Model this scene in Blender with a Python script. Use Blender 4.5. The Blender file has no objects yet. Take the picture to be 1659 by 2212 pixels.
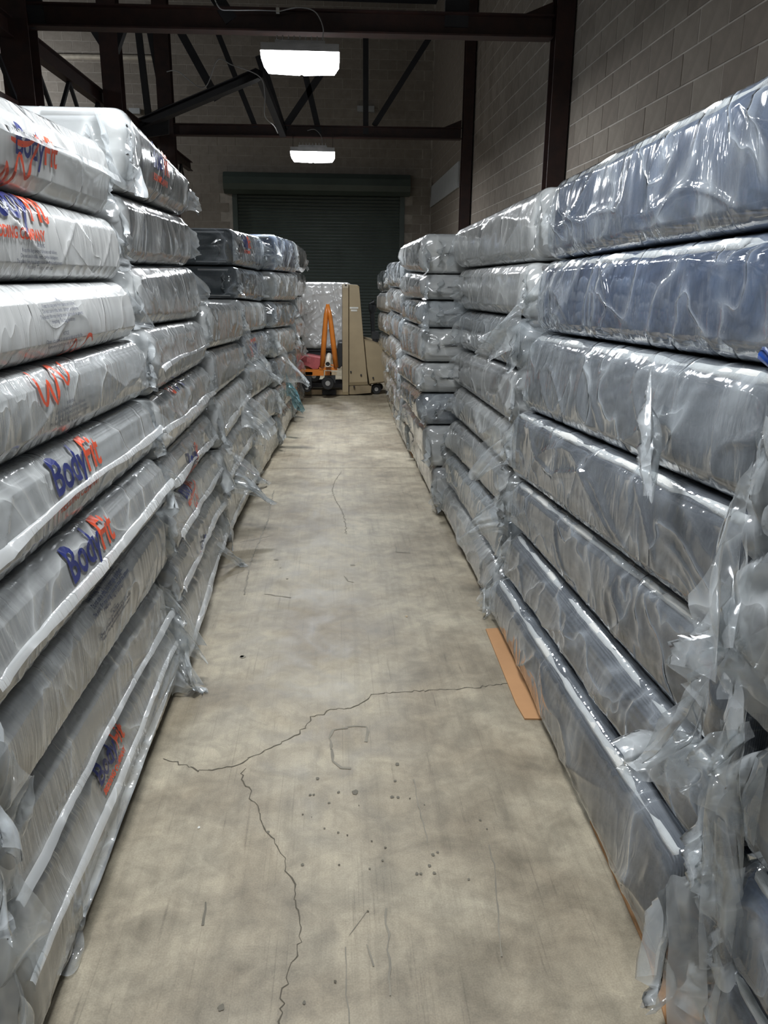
import bpy, math, random
import numpy as np
from mathutils import Vector
random.seed(7)
SC = bpy.context.scene
COL = SC.collection

# ------------------------------------------------------------------ camera
W, H, FPX = 1659, 2212, 1720.0
PITCH, YAW, ROLL = map(math.radians, (16.41, 3.56, 0.6))
O = np.array([0, 0, 1.6])
FW = np.array([math.sin(YAW)*math.cos(PITCH), math.cos(YAW)*math.cos(PITCH), -math.sin(PITCH)])
_rt = np.array([math.cos(YAW), -math.sin(YAW), 0.0]); _up = np.cross(_rt, FW)
RT = _rt*math.cos(ROLL) + _up*math.sin(ROLL)
UP = -_rt*math.sin(ROLL) + _up*math.cos(ROLL)
cam = bpy.data.objects.new('camera', bpy.data.cameras.new('camera'))
COL.objects.link(cam)
from mathutils import Matrix
M = Matrix(((RT[0], UP[0], -FW[0], O[0]), (RT[1], UP[1], -FW[1], O[1]), (RT[2], UP[2], -FW[2], O[2]), (0, 0, 0, 1)))
cam.matrix_world = M
cam.data.sensor_fit = 'VERTICAL'
cam.data.sensor_height = 36.0
cam.data.lens = FPX/H*36.0
cam.data.clip_start = 0.02
SC.camera = cam

# ------------------------------------------------------------------ world, exposure
wd = bpy.data.worlds.new('world'); SC.world = wd; wd.use_nodes = True
wd.node_tree.nodes['Background'].inputs[0].default_value = (0.75, 0.82, 1, 1)
wd.node_tree.nodes['Background'].inputs[1].default_value = 0.03
SC.view_settings.view_transform = 'Standard'
SC.view_settings.look = 'None'
SC.view_settings.exposure = 0.62
SC.view_settings.gamma = 1.0
SC.view_settings.use_curve_mapping = False
SC.cycles.transparent_max_bounces = 12
SC.cycles.max_bounces = 5
SC.cycles.use_adaptive_sampling = True
SC.cycles.adaptive_threshold = 0.04
SC.cycles.diffuse_bounces = 3
SC.cycles.glossy_bounces = 2
SC.cycles.caustics_reflective = False
SC.cycles.caustics_refractive = False
SC.cycles.sample_clamp_indirect = 4.0
SC.cycles.use_denoising = True

# the aisle's row of LED high-bay lamps (the fixtures are modelled further down): x, y, z, watts
LAMPS = [(-0.29, 8.0, 3.46, 84), (-0.33, 13.6, 3.43, 60), (-0.25, 2.3, 3.50, 61), (-0.22, -2.6, 3.50, 62)]
SIDE_LAMPS = [(-7.3, 7.5, 4.9, 40), (-7.3, 17.6, 5.5, 85)]      # next aisle, behind the stacks
def area_light(x, y, z, w, sx=0.62, sy=0.30):
    l = bpy.data.lights.new('lamp_light', 'AREA'); l.shape = 'RECTANGLE'; l.size = sx; l.size_y = sy
    l.energy = w; l.color = (0.93, 0.965, 1.0)
    o = bpy.data.objects.new('lamp_light', l); COL.objects.link(o); o.location = (x, y, z)
    return o

# ------------------------------------------------------------------ pixel helpers (points in space at a known plane)
def ray(px, py): return FW + RT*((px-829.5)/FPX) - UP*((py-1106)/FPX)
def at(px, py, Y): d = ray(px, py); return Vector(O + d*(Y/d[1]))
def atX(px, py, X): d = ray(px, py); return Vector(O + d*(X/d[0]))
def fl(px, py, z=0.0): d = ray(px, py); return Vector(O + d*((z-1.6)/d[2]))

P = at
# ------------------------------------------------------------------ materials
def new_mat(name):
    m = bpy.data.materials.new(name); m.use_nodes = True
    nt = m.node_tree; nt.nodes.clear()
    out = nt.nodes.new('ShaderNodeOutputMaterial')
    return m, nt, out
def N(nt, t, **kw):
    n = nt.nodes.new('ShaderNode'+t)
    for k, v in kw.items():
        if hasattr(n, k): setattr(n, k, v)
    return n
def L(nt, a, b): nt.links.new(a, b)
def mapping(nt, scale=(1, 1, 1), rot=(0, 0, 0), rnd=0.0, coord='Object'):
    tc = N(nt, 'TexCoord'); mp = N(nt, 'Mapping')
    mp.inputs['Scale'].default_value = scale; mp.inputs['Rotation'].default_value = rot
    L(nt, tc.outputs[coord], mp.inputs['Vector'])
    if rnd:
        oi = N(nt, 'ObjectInfo'); mu = N(nt, 'Math', operation='MULTIPLY'); mu.inputs[1].default_value = rnd
        L(nt, oi.outputs['Random'], mu.inputs[0]); L(nt, mu.outputs[0], mp.inputs['Location'])
    return mp
def noise(nt, vec, scale, detail=4, rough=.55, dist=0.0):
    n = N(nt, 'TexNoise'); n.inputs['Scale'].default_value = scale; n.inputs['Detail'].default_value = detail
    n.inputs['Roughness'].default_value = rough; n.inputs['Distortion'].default_value = dist
    L(nt, vec, n.inputs['Vector']); return n
def ramp(nt, fac, stops):
    r = N(nt, 'ValToRGB'); e = r.color_ramp.elements
    while len(e) < len(stops): e.new(0.5)
    for i, (p, c) in enumerate(stops):
        e[i].position = p; e[i].color = c if len(c) == 4 else (*c, 1)
    L(nt, fac, r.inputs['Fac']); return r
def g(v): return (v, v, v)

def simple(name, col, rough=.6, metal=0.0, var=.25, nscale=8, bump=.1, col2=None):
    m, nt, out = new_mat(name)
    p = N(nt, 'BsdfPrincipled'); mp = mapping(nt)
    n = noise(nt, mp.outputs[0], nscale)
    c2 = col2 or tuple(c*(1-var) for c in col)
    r = ramp(nt, n.outputs['Fac'], [(0.35, c2), (0.65, col)])
    L(nt, r.outputs[0], p.inputs['Base Color'])
    p.inputs['Roughness'].default_value = rough; p.inputs['Metallic'].default_value = metal
    if bump:
        b = N(nt, 'Bump'); b.inputs['Strength'].default_value = bump; b.inputs['Distance'].default_value = .01
        n2 = noise(nt, mp.outputs[0], nscale*8); L(nt, n2.outputs['Fac'], b.inputs['Height']); L(nt, b.outputs[0], p.inputs['Normal'])
    L(nt, p.outputs[0], out.inputs[0]); return m

def film(name, haze, tint, hazecol, rough=.12, streak=(3, 30, 3), bumpd=.006, spec=1.0, refl=1.45):
    """clear or milky polythene: partly see-through, hazy where it bunches, glossy wrinkles"""
    m, nt, out = new_mat(name)
    mp = mapping(nt, rnd=37.0)
    mps = mapping(nt, scale=streak, rot=(0.35, 0, 0), rnd=37.0)
    nb = noise(nt, mp.outputs[0], 2.6, 2, .5, .9)         # broad creases
    ns = noise(nt, mps.outputs[0], 1.0, 3, .55, .4)        # fine pull lines
    # ridged: 1-|2n-1|
    def ridge(n, p):
        a = N(nt, 'Math', operation='MULTIPLY_ADD'); a.inputs[1].default_value = 2; a.inputs[2].default_value = -1
        L(nt, n.outputs['Fac'], a.inputs[0]); b = N(nt, 'Math', operation='ABSOLUTE'); L(nt, a.outputs[0], b.inputs[0])
        c = N(nt, 'Math', operation='SUBTRACT'); c.inputs[0].default_value = 1; L(nt, b.outputs[0], c.inputs[1])
        d = N(nt, 'Math', operation='POWER'); d.inputs[1].default_value = p; L(nt, c.outputs[0], d.inputs[0]); return d
    r1, r2 = ridge(nb, 16), ridge(ns, 5)
    nm = noise(nt, mp.outputs[0], 3.5, 1); mk = N(nt, 'MapRange'); mk.inputs['From Min'].default_value = .42; mk.inputs['From Max'].default_value = .68
    L(nt, nm.outputs['Fac'], mk.inputs['Value']); r3 = N(nt, 'Math', operation='MULTIPLY'); L(nt, r2.outputs[0], r3.inputs[0]); L(nt, mk.outputs[0], r3.inputs[1]); r2 = r3
    ad = N(nt, 'Math', operation='MULTIPLY_ADD'); ad.inputs[1].default_value = .5
    L(nt, r2.outputs[0], ad.inputs[0]); L(nt, r1.outputs[0], ad.inputs[2])
    bp = N(nt, 'Bump'); bp.inputs['Strength'].default_value = 1.0; bp.inputs['Distance'].default_value = bumpd
    L(nt, ad.outputs[0], bp.inputs['Height'])
    hz = N(nt, 'MapRange'); hz.inputs['To Min'].default_value = haze[0]; hz.inputs['To Max'].default_value = haze[1]
    hz.inputs['From Max'].default_value = 1.2
    L(nt, ad.outputs[0], hz.inputs['Value'])
    tr = N(nt, 'BsdfTransparent'); tr.inputs[0].default_value = (*tint, 1)
    df = N(nt, 'BsdfDiffuse'); df.inputs[0].default_value = (*hazecol, 1)
    tl = N(nt, 'BsdfTranslucent'); tl.inputs[0].default_value = (*hazecol, 1)
    for x in (df, tl): L(nt, bp.outputs[0], x.inputs['Normal'])
    dt = N(nt, 'MixShader'); dt.inputs[0].default_value = .25; L(nt, df.outputs[0], dt.inputs[1]); L(nt, tl.outputs[0], dt.inputs[2])
    m1 = N(nt, 'MixShader'); L(nt, hz.outputs[0], m1.inputs[0]); L(nt, tr.outputs[0], m1.inputs[1]); L(nt, dt.outputs[0], m1.inputs[2])
    gl = N(nt, 'BsdfGlossy'); gl.inputs['Roughness'].default_value = rough; gl.inputs[0].default_value = (spec,)*3+(1,)
    L(nt, bp.outputs[0], gl.inputs['Normal'])
    fr = N(nt, 'Fresnel'); gm = N(nt, 'NewGeometry'); io = N(nt, 'Math', operation='MULTIPLY_ADD'); io.inputs[1].default_value = 1/refl-refl; io.inputs[2].default_value = refl
    L(nt, gm.outputs['Backfacing'], io.inputs[0]); L(nt, io.outputs[0], fr.inputs['IOR']); L(nt, bp.outputs[0], fr.inputs['Normal'])
    f2 = N(nt, 'Math', operation='MULTIPLY_ADD'); f2.inputs[1].default_value = 1.3; f2.inputs[2].default_value = .03; f2.use_clamp = True
    L(nt, fr.outputs[0], f2.inputs[0])
    m2 = N(nt, 'MixShader'); L(nt, f2.outputs[0], m2.inputs[0]); L(nt, m1.outputs[0], m2.inputs[1]); L(nt, gl.outputs[0], m2.inputs[2])
    L(nt, m2.outputs[0], out.inputs[0]); return m

FILM_MILKY = film('milky_film', (.30, .75), (.95, .96, .97), (.86, .88, .87), .14, (2, 38, 3), .0025)
FILM_WHITE = film('white_film', (.70, .93), (.95, .96, .97), (.80, .805, .79), .2, (2, 38, 3), .002)
FILM_CLEAR = film('clear_film', (.12, .55), (.95, .97, .99), (.76, .82, .86), .09, (3, 14, 4), .0035)
FILM_GLASS = film('very_clear_film', (.05, .42), (.96, .98, 1), (.74, .80, .86), .07, (3, 10, 4), .0035)
FILM_FLAP = film('loose_film', (.22, .62), (.95, .97, .98), (.84, .88, .90), .14, (7, 9, 7), .003, 1.0)
SEAM = film('film_seam', (.50, .90), (.95, .96, .97), (.90, .92, .92), .12, (3, 60, 3), .004)
TEAL = film('teal_film', (.3, .8), (.6, .8, .85), (.20, .42, .48), .15)
BUNDLEF = film('bundle_film', (.75, .95), (.97, .97, .97), (.93, .93, .92), .2, (2, 20, 3), .004)
BLUE = simple('blue_tape', (.01, .08, .42), .3)

def fabric(name, col, col2, quilt=60):
    m, nt, out = new_mat(name)
    p = N(nt, 'BsdfPrincipled'); mp = mapping(nt, rnd=11)
    n = noise(nt, mp.outputs[0], 6, 5, .6); r = ramp(nt, n.outputs['Fac'], [(.38, col2), (.62, col)])
    L(nt, r.outputs[0], p.inputs['Base Color']); p.inputs['Roughness'].default_value = .9
    w = N(nt, 'TexWave'); w.inputs['Scale'].default_value = quilt; w.inputs['Distortion'].default_value = 1.5; L(nt, mp.outputs[0], w.inputs['Vector'])
    b = N(nt, 'Bump'); b.inputs['Strength'].default_value = .4; b.inputs['Distance'].default_value = .004
    L(nt, w.outputs['Fac'], b.inputs['Height']); L(nt, b.outputs[0], p.inputs['Normal'])
    L(nt, p.outputs[0], out.inputs[0]); return m
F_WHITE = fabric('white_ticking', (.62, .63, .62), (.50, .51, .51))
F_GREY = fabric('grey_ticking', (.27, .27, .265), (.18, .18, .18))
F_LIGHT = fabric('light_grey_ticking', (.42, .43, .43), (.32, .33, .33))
F_SLATE = fabric('slate_ticking', (.12, .13, .145), (.075, .082, .095))
F_MID = fabric('mid_grey_ticking', (.20, .21, .225), (.13, .14, .15))
F_NAVY = fabric('navy_ticking', (.055, .090, .165), (.030, .050, .10))
F_BLACK = fabric('dark_green_black_ticking', (.012, .02, .022), (.006, .01, .011))
F_TAPE = fabric('lit_white_edge_tape', (.80, .80, .77), (.70, .70, .67), 200)  # whitish piping, whitened further to hold the lamp's bright band along top edges
F_TAPEG = fabric('grey_edge_tape', (.33, .33, .32), (.26, .26, .26), 200)
INK_BLUE = simple('navy_print', (.02, .03, .16), .35, bump=0)
INK_RED = simple('orange_red_print', (.72, .09, .035), .35, bump=0)
INK_DARK = simple('dark_print', (.05, .06, .11), .5, bump=0)
STEEL = simple('oxide_painted_steel', (.040, .016, .012), .5, col2=(.022, .010, .009))
STEEL_DK = simple('dark_painted_steel', (.018, .018, .022), .55)
CARD = simple('brown_cardboard', (.50, .27, .125), .85, var=.15, nscale=3)
GREENSTEEL = simple('green_grey_door_paint', (.085, .112, .100), .38, var=.2, nscale=2, bump=.02)
BEIGE = simple('beige_machine_paint', (.36, .285, .175), .45, var=.15, nscale=4, bump=.03)
BEIGE2 = simple('darker_beige_paint', (.29, .225, .135), .5, var=.3, nscale=6, bump=.03)
BLACK = simple('black_rubber', (.010, .010, .011), .5)
BLACKP = simple('black_plastic', (.022, .024, .027), .35)
ORANGE = simple('orange_paint', (.62, .19, .025), .35, var=.15)
PINK = simple('pink_cloth', (.42, .10, .105), .9, var=.2, nscale=20)
WOOD = simple('pale_wood', (.50, .38, .24), .8, nscale=10)
PIPEW = simple('cardboard_tube', (.62, .56, .46), .6)
METAL = simple('bright_steel', (.5, .5, .5), .35, metal=.8)
WIREM = simple('white_cable', (.45, .45, .45), .5, bump=0)
PLATE = simple('pale_board', (.46, .48, .49), .5, var=.1)
STICK = simple('white_sticker', (.75, .74, .68), .5, bump=0)
WALLPANEL = simple('flat_dark_steel', (.03, .035, .036), .5)
DECK = simple('dark_roof_deck', (.018, .023, .034), .7)

def block_mat(name, a, b):
    m, nt, out = new_mat(name)
    p = N(nt, 'BsdfPrincipled'); oi = N(nt, 'ObjectInfo'); mp = mapping(nt)
    r = ramp(nt, oi.outputs['Random'], [(0, a), (1, b)])
    n = noise(nt, mp.outputs[0], 9, 5); mx = N(nt, 'MixRGB', blend_type='MULTIPLY'); mx.inputs[0].default_value = .6
    rr = ramp(nt, n.outputs['Fac'], [(.3, g(.7)), (.7, g(1.1))]); L(nt, r.outputs[0], mx.inputs[1]); L(nt, rr.outputs[0], mx.inputs[2])
    L(nt, mx.outputs[0], p.inputs['Base Color']); p.inputs['Roughness'].default_value = .9
    bb = N(nt, 'Bump'); bb.inputs['Strength'].default_value = .5; bb.inputs['Distance'].default_value = .004
    n2 = noise(nt, mp.outputs[0], 90, 3); L(nt, n2.outputs['Fac'], bb.inputs['Height']); L(nt, bb.outputs[0], p.inputs['Normal'])
    L(nt, p.outputs[0], out.inputs[0]); return m
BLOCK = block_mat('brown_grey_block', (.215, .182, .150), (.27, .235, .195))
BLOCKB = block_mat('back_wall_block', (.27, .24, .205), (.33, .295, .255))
MORTAR = simple('mortar', (.50, .46, .41), .9)

def floor_mat():
    m, nt, out = new_mat('worn_concrete')
    p = N(nt, 'BsdfPrincipled')
    mp = mapping(nt); mps = mapping(nt, scale=(30, 1.1, 1), rot=(0, 0, .03)); mpw = mapping(nt, scale=(9, .8, 1), rot=(0, 0, -.05))
    n1 = noise(nt, mp.outputs[0], 1.6, 6, .6, .5); n2 = noise(nt, mp.outputs[0], 5, 5, .6, .8)
    n3 = noise(nt, mps.outputs[0], 1, 4, .6); n4 = noise(nt, mp.outputs[0], 220, 2)
    n5 = noise(nt, mpw.outputs[0], 1, 5, .65, .3)
    c = ramp(nt, n1.outputs['Fac'], [(.34, (.228, .188, .130)), (.5, (.322, .277, .200)), (.66, (.418, .370, .275))])
    mpf = mapping(nt, scale=(150, 1.4, 1), rot=(0, 0, .015)); n6 = noise(nt, mpf.outputs[0], 1, 3, .6); mpg = mapping(nt, scale=(55, 2.2, 1), rot=(0, 0, -.08)); n7 = noise(nt, mpg.outputs[0], 1, 3, .6)
    n8 = noise(nt, mp.outputs[0], 11, 4, .65, .6)
    def mul(prev, n, lo, hi, stops=(.35, .65), fac=1.0):
        rr = ramp(nt, n.outputs['Fac'], [(stops[0], g(lo)), (stops[1], g(hi))])
        mx = N(nt, 'MixRGB', blend_type='MULTIPLY'); mx.inputs[0].default_value = fac
        L(nt, prev, mx.inputs[1]); L(nt, rr.outputs[0], mx.inputs[2]); return mx.outputs[0]
    x = mul(c.outputs[0], n2, .74, 1.12, (.32, .66)); x = mul(x, n3, .88, 1.04, (.25, .5)); x = mul(x, n5, .84, 1.03, (.28, .46)); x = mul(x, n4, .88, 1.08); x = mul(x, n6, .80, 1.0, (.30, .40)); x = mul(x, n7, .72, 1.0, (.27, .36)); x = mul(x, n8, .82, 1.06, (.36, .60))
    L(nt, x, p.inputs['Base Color'])
    rr = ramp(nt, n2.outputs['Fac'], [(.3, g(.42)), (.7, g(.62))]); L(nt, rr.outputs[0], p.inputs['Roughness'])
    b = N(nt, 'Bump'); b.inputs['Strength'].default_value = .25; b.inputs['Distance'].default_value = .003
    L(nt, n2.outputs['Fac'], b.inputs['Height']); L(nt, b.outputs[0], p.inputs['Normal'])
    L(nt, p.outputs[0], out.inputs[0]); return m
FLOORM = floor_mat()
STAIN = simple('dark_stain', (.165, .148, .112), .7, bump=0)
CRACKM = simple('crack_grit', (.12, .105, .078), .9, bump=0)
FAINT = simple('faint_stain', (.255, .23, .178), .65, bump=0)

def emit(name, col, s):
    m, nt, out = new_mat(name); e = N(nt, 'Emission'); e.inputs[0].default_value = (*col, 1); e.inputs[1].default_value = s
    L(nt, e.outputs[0], out.inputs[0]); return m
LEDM = emit('led_diffuser', (.95, .98, 1), 11)

# ------------------------------------------------------------------ mesh helpers
def mesh_obj(name, verts, faces, mat, parent=None, smooth=False):
    me = bpy.data.meshes.new(name)
    me.from_pydata([tuple(map(float, v)) for v in verts], [], [tuple(map(int, f)) for f in faces]); me.update()
    if mat: me.materials.append(mat)
    if smooth: me.polygons.foreach_set('use_smooth', [True]*len(me.polygons))
    o = bpy.data.objects.new(name, me); COL.objects.link(o)
    if parent: o.parent = parent; o.matrix_parent_inverse = parent.matrix_world.inverted()
    return o
def tag(o, label, cat, group=None, kind=None):
    o['label'] = label; o['category'] = cat
    if group: o['group'] = group
    if kind: o['kind'] = kind
    return o
def empty(name, loc):
    e = bpy.data.objects.new(name, None); COL.objects.link(e); e.location = loc
    e.empty_display_size = .1; e.matrix_world = Matrix.Translation(Vector(loc)); return e
class MB:
    def __init__(s): s.v = []; s.f = []
    def add(s, v, f):
        n = len(s.v); s.v += [tuple(x) for x in v]; s.f += [tuple(i+n for i in q) for q in f]; return s
    def box(s, a, b, ch=0.0):
        x0, x1 = sorted((a[0], b[0])); y0, y1 = sorted((a[1], b[1])); z0, z1 = sorted((a[2], b[2]))
        if not ch:
            return s.add([(x0,y0,z0),(x1,y0,z0),(x1,y1,z0),(x0,y1,z0),(x0,y0,z1),(x1,y0,z1),(x1,y1,z1),(x0,y1,z1)],
                     [(0,3,2,1),(4,5,6,7),(0,1,5,4),(1,2,6,5),(2,3,7,6),(3,0,4,7)])
        prof = [(x0+ch,z0),(x1-ch,z0),(x1,z0+ch),(x1,z1-ch),(x1-ch,z1),(x0+ch,z1),(x0,z1-ch),(x0,z0+ch)]
        return s.prism(prof, y0, y1)
    def prism(s, prof, y0, y1):        # prof in (x, z), extruded in y
        n = len(prof); v = [(x, y0, z) for x, z in prof] + [(x, y1, z) for x, z in prof]
        f = [(i, (i+1) % n, n+(i+1) % n, n+i) for i in range(n)] + [tuple(range(n))[::-1], tuple(range(n, 2*n))]
        return s.add(v, f)
    def bar(s, p, q, w, h=None, up=(0, 0, 1)):
        h = h or w; p, q = Vector(p), Vector(q); d = (q-p).normalized(); u = Vector(up)
        if abs(d.dot(u)) > .97: u = Vector((0, 1, 0))
        a = d.cross(u).normalized(); b = a.cross(d).normalized()
        v = []
        for c in (p, q):
            for sx, sz in ((-1,-1),(1,-1),(1,1),(-1,1)): v.append(c + a*sx*w/2 + b*sz*h/2)
        return s.add(v, [(0,1,2,3),(7,6,5,4),(0,4,5,1),(1,5,6,2),(2,6,7,3),(3,7,4,0)])
    def tube(s, pts, r, n=8, cap=True):
        pts = [Vector(p) for p in pts]; v = []; f = []
        for i, p in enumerate(pts):
            d = (pts[min(i+1, len(pts)-1)]-pts[max(i-1, 0)]).normalized()
            u = Vector((0, 0, 1)) if abs(d.z) < .9 else Vector((0, 1, 0))
            a = d.cross(u).normalized(); b = a.cross(d).normalized()
            rr = r[i] if isinstance(r, (list, tuple)) else r
            for k in range(n):
                t = 2*math.pi*k/n; v.append(p + a*rr*math.cos(t) + b*rr*math.sin(t))
        for i in range(len(pts)-1):
            for k in range(n): f.append((i*n+k, i*n+(k+1) % n, (i+1)*n+(k+1) % n, (i+1)*n+k))
        if cap: f += [tuple(range(n))[::-1], tuple(range((len(pts)-1)*n, len(pts)*n))]
        return s.add(v, f)
    def ibeam(s, p, q, w, h, t=.014, up=(0, 0, 1)):
        p, q = Vector(p), Vector(q); d = (q-p).normalized(); u = Vector(up)
        if abs(d.dot(u)) > .97: u = Vector((0, 1, 0))
        a = d.cross(u).normalized(); b = a.cross(d).normalized()
        s.bar(p+b*(h/2-t/2), q+b*(h/2-t/2), w, t, up); s.bar(p-b*(h/2-t/2), q-b*(h/2-t/2), w, t, up); s.bar(p, q, t, h-2*t, up)
        return s
    def build(s, name, mat, parent=None, smooth=False): return mesh_obj(name, s.v, s.f, mat, parent, smooth)

# ------------------------------------------------------------------ setting
XR, YB, XL, YN, ZC = 2.24, 19.6, -9.0, -4.5, 7.3
def structure(o): o['kind'] = 'structure'; return o
fe = structure(empty('floor', (0, 0, 0)))
MB().box((XL, YN, -.30), (XR+.3, YB+.3, -.012)).build('subfloor', MORTAR, fe)
JY = fl(740, 1011).y
for y0, y1 in ((YN, .65), (.656, JY-.004), (JY+.004, 12.6), (12.606, YB)):
    MB().box((XL, y0, -.05), (XR, y1, 0)).build('slab', FLOORM, fe)
def strip(name, pts, w, mat, z=.0012, jit=.5, seed=0):
    rnd = random.Random(seed); P = []
    for a, b in zip(pts[:-1], pts[1:]):
        n = max(1, int((b-a).length/(.014 if name == 'crack' else .025)))
        for k in range(n):
            q = a.lerp(b, k/n); q += Vector((rnd.uniform(-1, 1), rnd.uniform(-1, 1), 0))*w*jit*(2.6 if name == 'crack' else 1.3); P.append(q)
    P.append(pts[-1]); v = []; f = []
    for i, q in enumerate(P):
        d = (P[min(i+1, len(P)-1)]-P[max(0, i-1)]).normalized(); nrm = Vector((-d.y, d.x, 0)); ww = w*rnd.uniform(.25, .9)*(.5 if name == 'crack' else .5)
        v += [(q.x+nrm.x*ww, q.y+nrm.y*ww, z), (q.x-nrm.x*ww, q.y-nrm.y*ww, z)]
    for i in range(len(P)-1): f.append((2*i, 2*i+1, 2*i+3, 2*i+2))
    mesh_obj(name, v, f, mat, fe)
def cr(ox, oy, s, pts): return [fl(ox+x/s, oy+y/s) for x, y in pts]
CW = .62
strip('crack', cr(400, 1350, 2.37, [(-105,690),(0,715),(60,745),(150,740),(270,715),(330,680),(430,635),(520,590),(580,560),(625,510),(640,475),(700,455),(735,435),(850,425),(920,395),(940,370),(975,350),(1200,338),(1400,330),(1650,300)]), .0065, CRACKM, seed=1)
strip('crack', cr(400, 1350, 2.37, [(300,740),(285,790),(330,850),(345,900),(385,940),(380,1010),(400,1050),(450,1100),(480,1160),(505,1195),(510,1240),(545,1310),(560,1360),(565,1440),(580,1520),(600,1570),(575,1670),(590,1690),(555,1740),(520,1830),(490,1900),(500,1960),(485,2060)]), .0055, CRACKM, seed=2)
strip('crack', cr(380, 880, 2.37, [(850,325),(810,380),(800,430),(820,480),(850,530),(870,600),(870,650)]), .006, STAIN, seed=3)
strip('crack', cr(380, 880, 2.37, [(330,690),(420,675),(490,655)]), .006, FAINT, seed=4)
strip('scuff', cr(400, 1350, 2.37, [(745,640),(742,560),(755,535),(830,528),(835,520),(925,520),(932,545),(925,600)]), .014, FAINT, .0016, .2, 5)
strip('scuff', cr(400, 1350, 2.37, [(745,640),(765,700),(800,735),(850,735)]), .016, FAINT, .0016, .3, 6)
strip('scuff', cr(400, 1350, 2.37, [(1170,790),(1210,980),(1240,1120)]), .007, FAINT, .0016, .4, 7)
strip('scuff', cr(400, 1350, 2.37, [(1560,1130),(1590,1290),(1605,1480),(1620,1700)]), .006, FAINT, .0016, .4, 8)
strip('scuff', cr(400, 1350, 2.37, [(1030,1450),(1040,1620),(1050,1900)]), .009, FAINT, .0016, .4, 9)
strip('scuff', cr(400, 1350, 2.37, [(820,1650),(825,1900),(840,2040)]), .005, FAINT, .0016, .4, 10)
strip('scuff', cr(400, 1350, 2.37, [(105,1420),(90,1540)]), .010, STAIN, .0016, .2, 11)
strip('scuff', cr(400, 1350, 2.37, [(930,1640),(965,1750)]), .010, FAINT, .0016, .4, 12)
strip('scuff', cr(400, 1350, 2.37, [(930,1470),(840,1590)]), .003, FAINT, .0016, .4, 13)
strip('scuff', cr(380, 880, 2.37, [(460,958),(590,975)]), .014, FAINT, .0016, .4, 14)
strip('scuff', cr(380, 880, 2.37, [(500,425),(470,580),(380,800),(350,960)]), .012, FAINT, .0016, .3, 15)
strip('scuff', cr(380, 880, 2.37, [(1130,715),(1130,740),(1195,745),(1198,720)]), .014, FAINT, .0016, .3, 16)
strip('scuff', cr(380, 880, 2.37, [(860,865),(880,890),(910,895)]), .012, FAINT, .0016, .3, 17)
def blob(name, x, y, rx, ry, mat, seed):
    rnd = random.Random(seed); n = 14; c = fl(x, y); v = [(c.x, c.y, .0018)]
    for k in range(n):
        t = 2*math.pi*k/n; rr = rnd.uniform(.75, 1.2); v.append((c.x+rx*rr*math.cos(t), c.y+ry*rr*math.sin(t), .0018))
    mesh_obj(name, v, [(0, 1+k, 1+(k+1) % n) for k in range(n)], mat, fe)
for i, (x, y, r) in enumerate([(783,1064,6),(830,1078,5),(1025,1142,6),(1010,1207,6),(1293,1165,7),(1186,1276,8),(1206,1275,7),(1275,1272,9),(602,971,5),(713,1043,6),(768,1828,6),(640,872,8),(658,870,7),(785,858,9),(870,858,18),(1060,882,10),(1090,884,9),(677,788,10),(1268,1178,9),(1250,1235,9),(788,1230,5),(945,1250,6),(935,1467,5),(1150,890,5),(1224,921,4),(290,163,14),(955,1108,5),(736,912,7),(1452,1304,7),(1510,1000,7),(1545,1045,5),(185,1960,14),(610,1935,7),(425,1062,8),(600,1230,8),(1075,800,8),(1085,715,12),(890,925,3),(647,985,3)]):
    blob('spot', 400+x/2.37, 1350+y/2.37, r*.0006, r*.0007, CRACKM if r < 7 and i % 3 else STAIN, i)
for i, (x, y, r) in enumerate([(515,780,9),(535,822,3),(570,878,4),(340,1278,9),(905,808,9)]):
    blob('spot', 380+x/2.37, 880+y/2.37, r*.0016, r*.0017, FAINT, 90+i)
for i, (x, y, s) in enumerate([(1310,330,2.37)]): blob('chip', 878, 1332, .007, .009, WOOD, 200)
blob('chip', 430, 1788, .004, .006, STICK, 201)

structure(MB().box((XL, YN, ZC), (XR+.3, YB+.3, ZC+.2)).build('ceiling', DECK))
wr = structure(empty('wall_right', (XR, 8, 0))); wb = structure(empty('wall_back', (0, YB, 0)))
MB().box((XR+.005, YN, 0), (XR+.3, YB+.3, ZC)).build('mortar_bed', MORTAR, wr)
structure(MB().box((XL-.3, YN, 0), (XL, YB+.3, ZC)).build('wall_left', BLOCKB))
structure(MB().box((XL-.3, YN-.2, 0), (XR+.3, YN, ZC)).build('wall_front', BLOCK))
# back wall mortar bed, left open where the roller door stands
DX0, DX1, DZ = -2.30, 1.60, 3.62
b = MB(); b.box((XL, YB+.005, 0), (DX0, YB+.3, ZC)); b.box((DX1, YB+.005, 0), (XR, YB+.3, ZC)); b.box((DX0, YB+.005, DZ), (DX1, YB+.3, ZC))
b.build('mortar_bed', MORTAR, wb)
def block_mesh(w, d, h, c, nm, axis, mat):
    # face towards -X (axis 0) or -Y (axis 1), chamfered front edge, origin at block centre on the front face
    hw, hh = w/2, h/2
    fr = [(-hw+c, 0, -hh+c), (hw-c, 0, -hh+c), (hw-c, 0, hh-c), (-hw+c, 0, hh-c)]
    md = [(-hw, c, -hh), (hw, c, -hh), (hw, c, hh), (-hw, c, hh)]
    bk = [(-hw, d, -hh), (hw, d, -hh), (hw, d, hh), (-hw, d, hh)]
    v = fr+md+bk; f = [(0, 1, 2, 3)]
    for a in (0, 4):
        for k in range(4): f.append((a+k, a+4+k, a+4+(k+1) % 4, a+(k+1) % 4))
    if axis == 0: v = [(y, x, z) for x, y, z in v]; f = [q[::-1] for q in f]
    me = bpy.data.meshes.new(nm); me.from_pydata(v, [], f); me.materials.append(mat); return me
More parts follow.
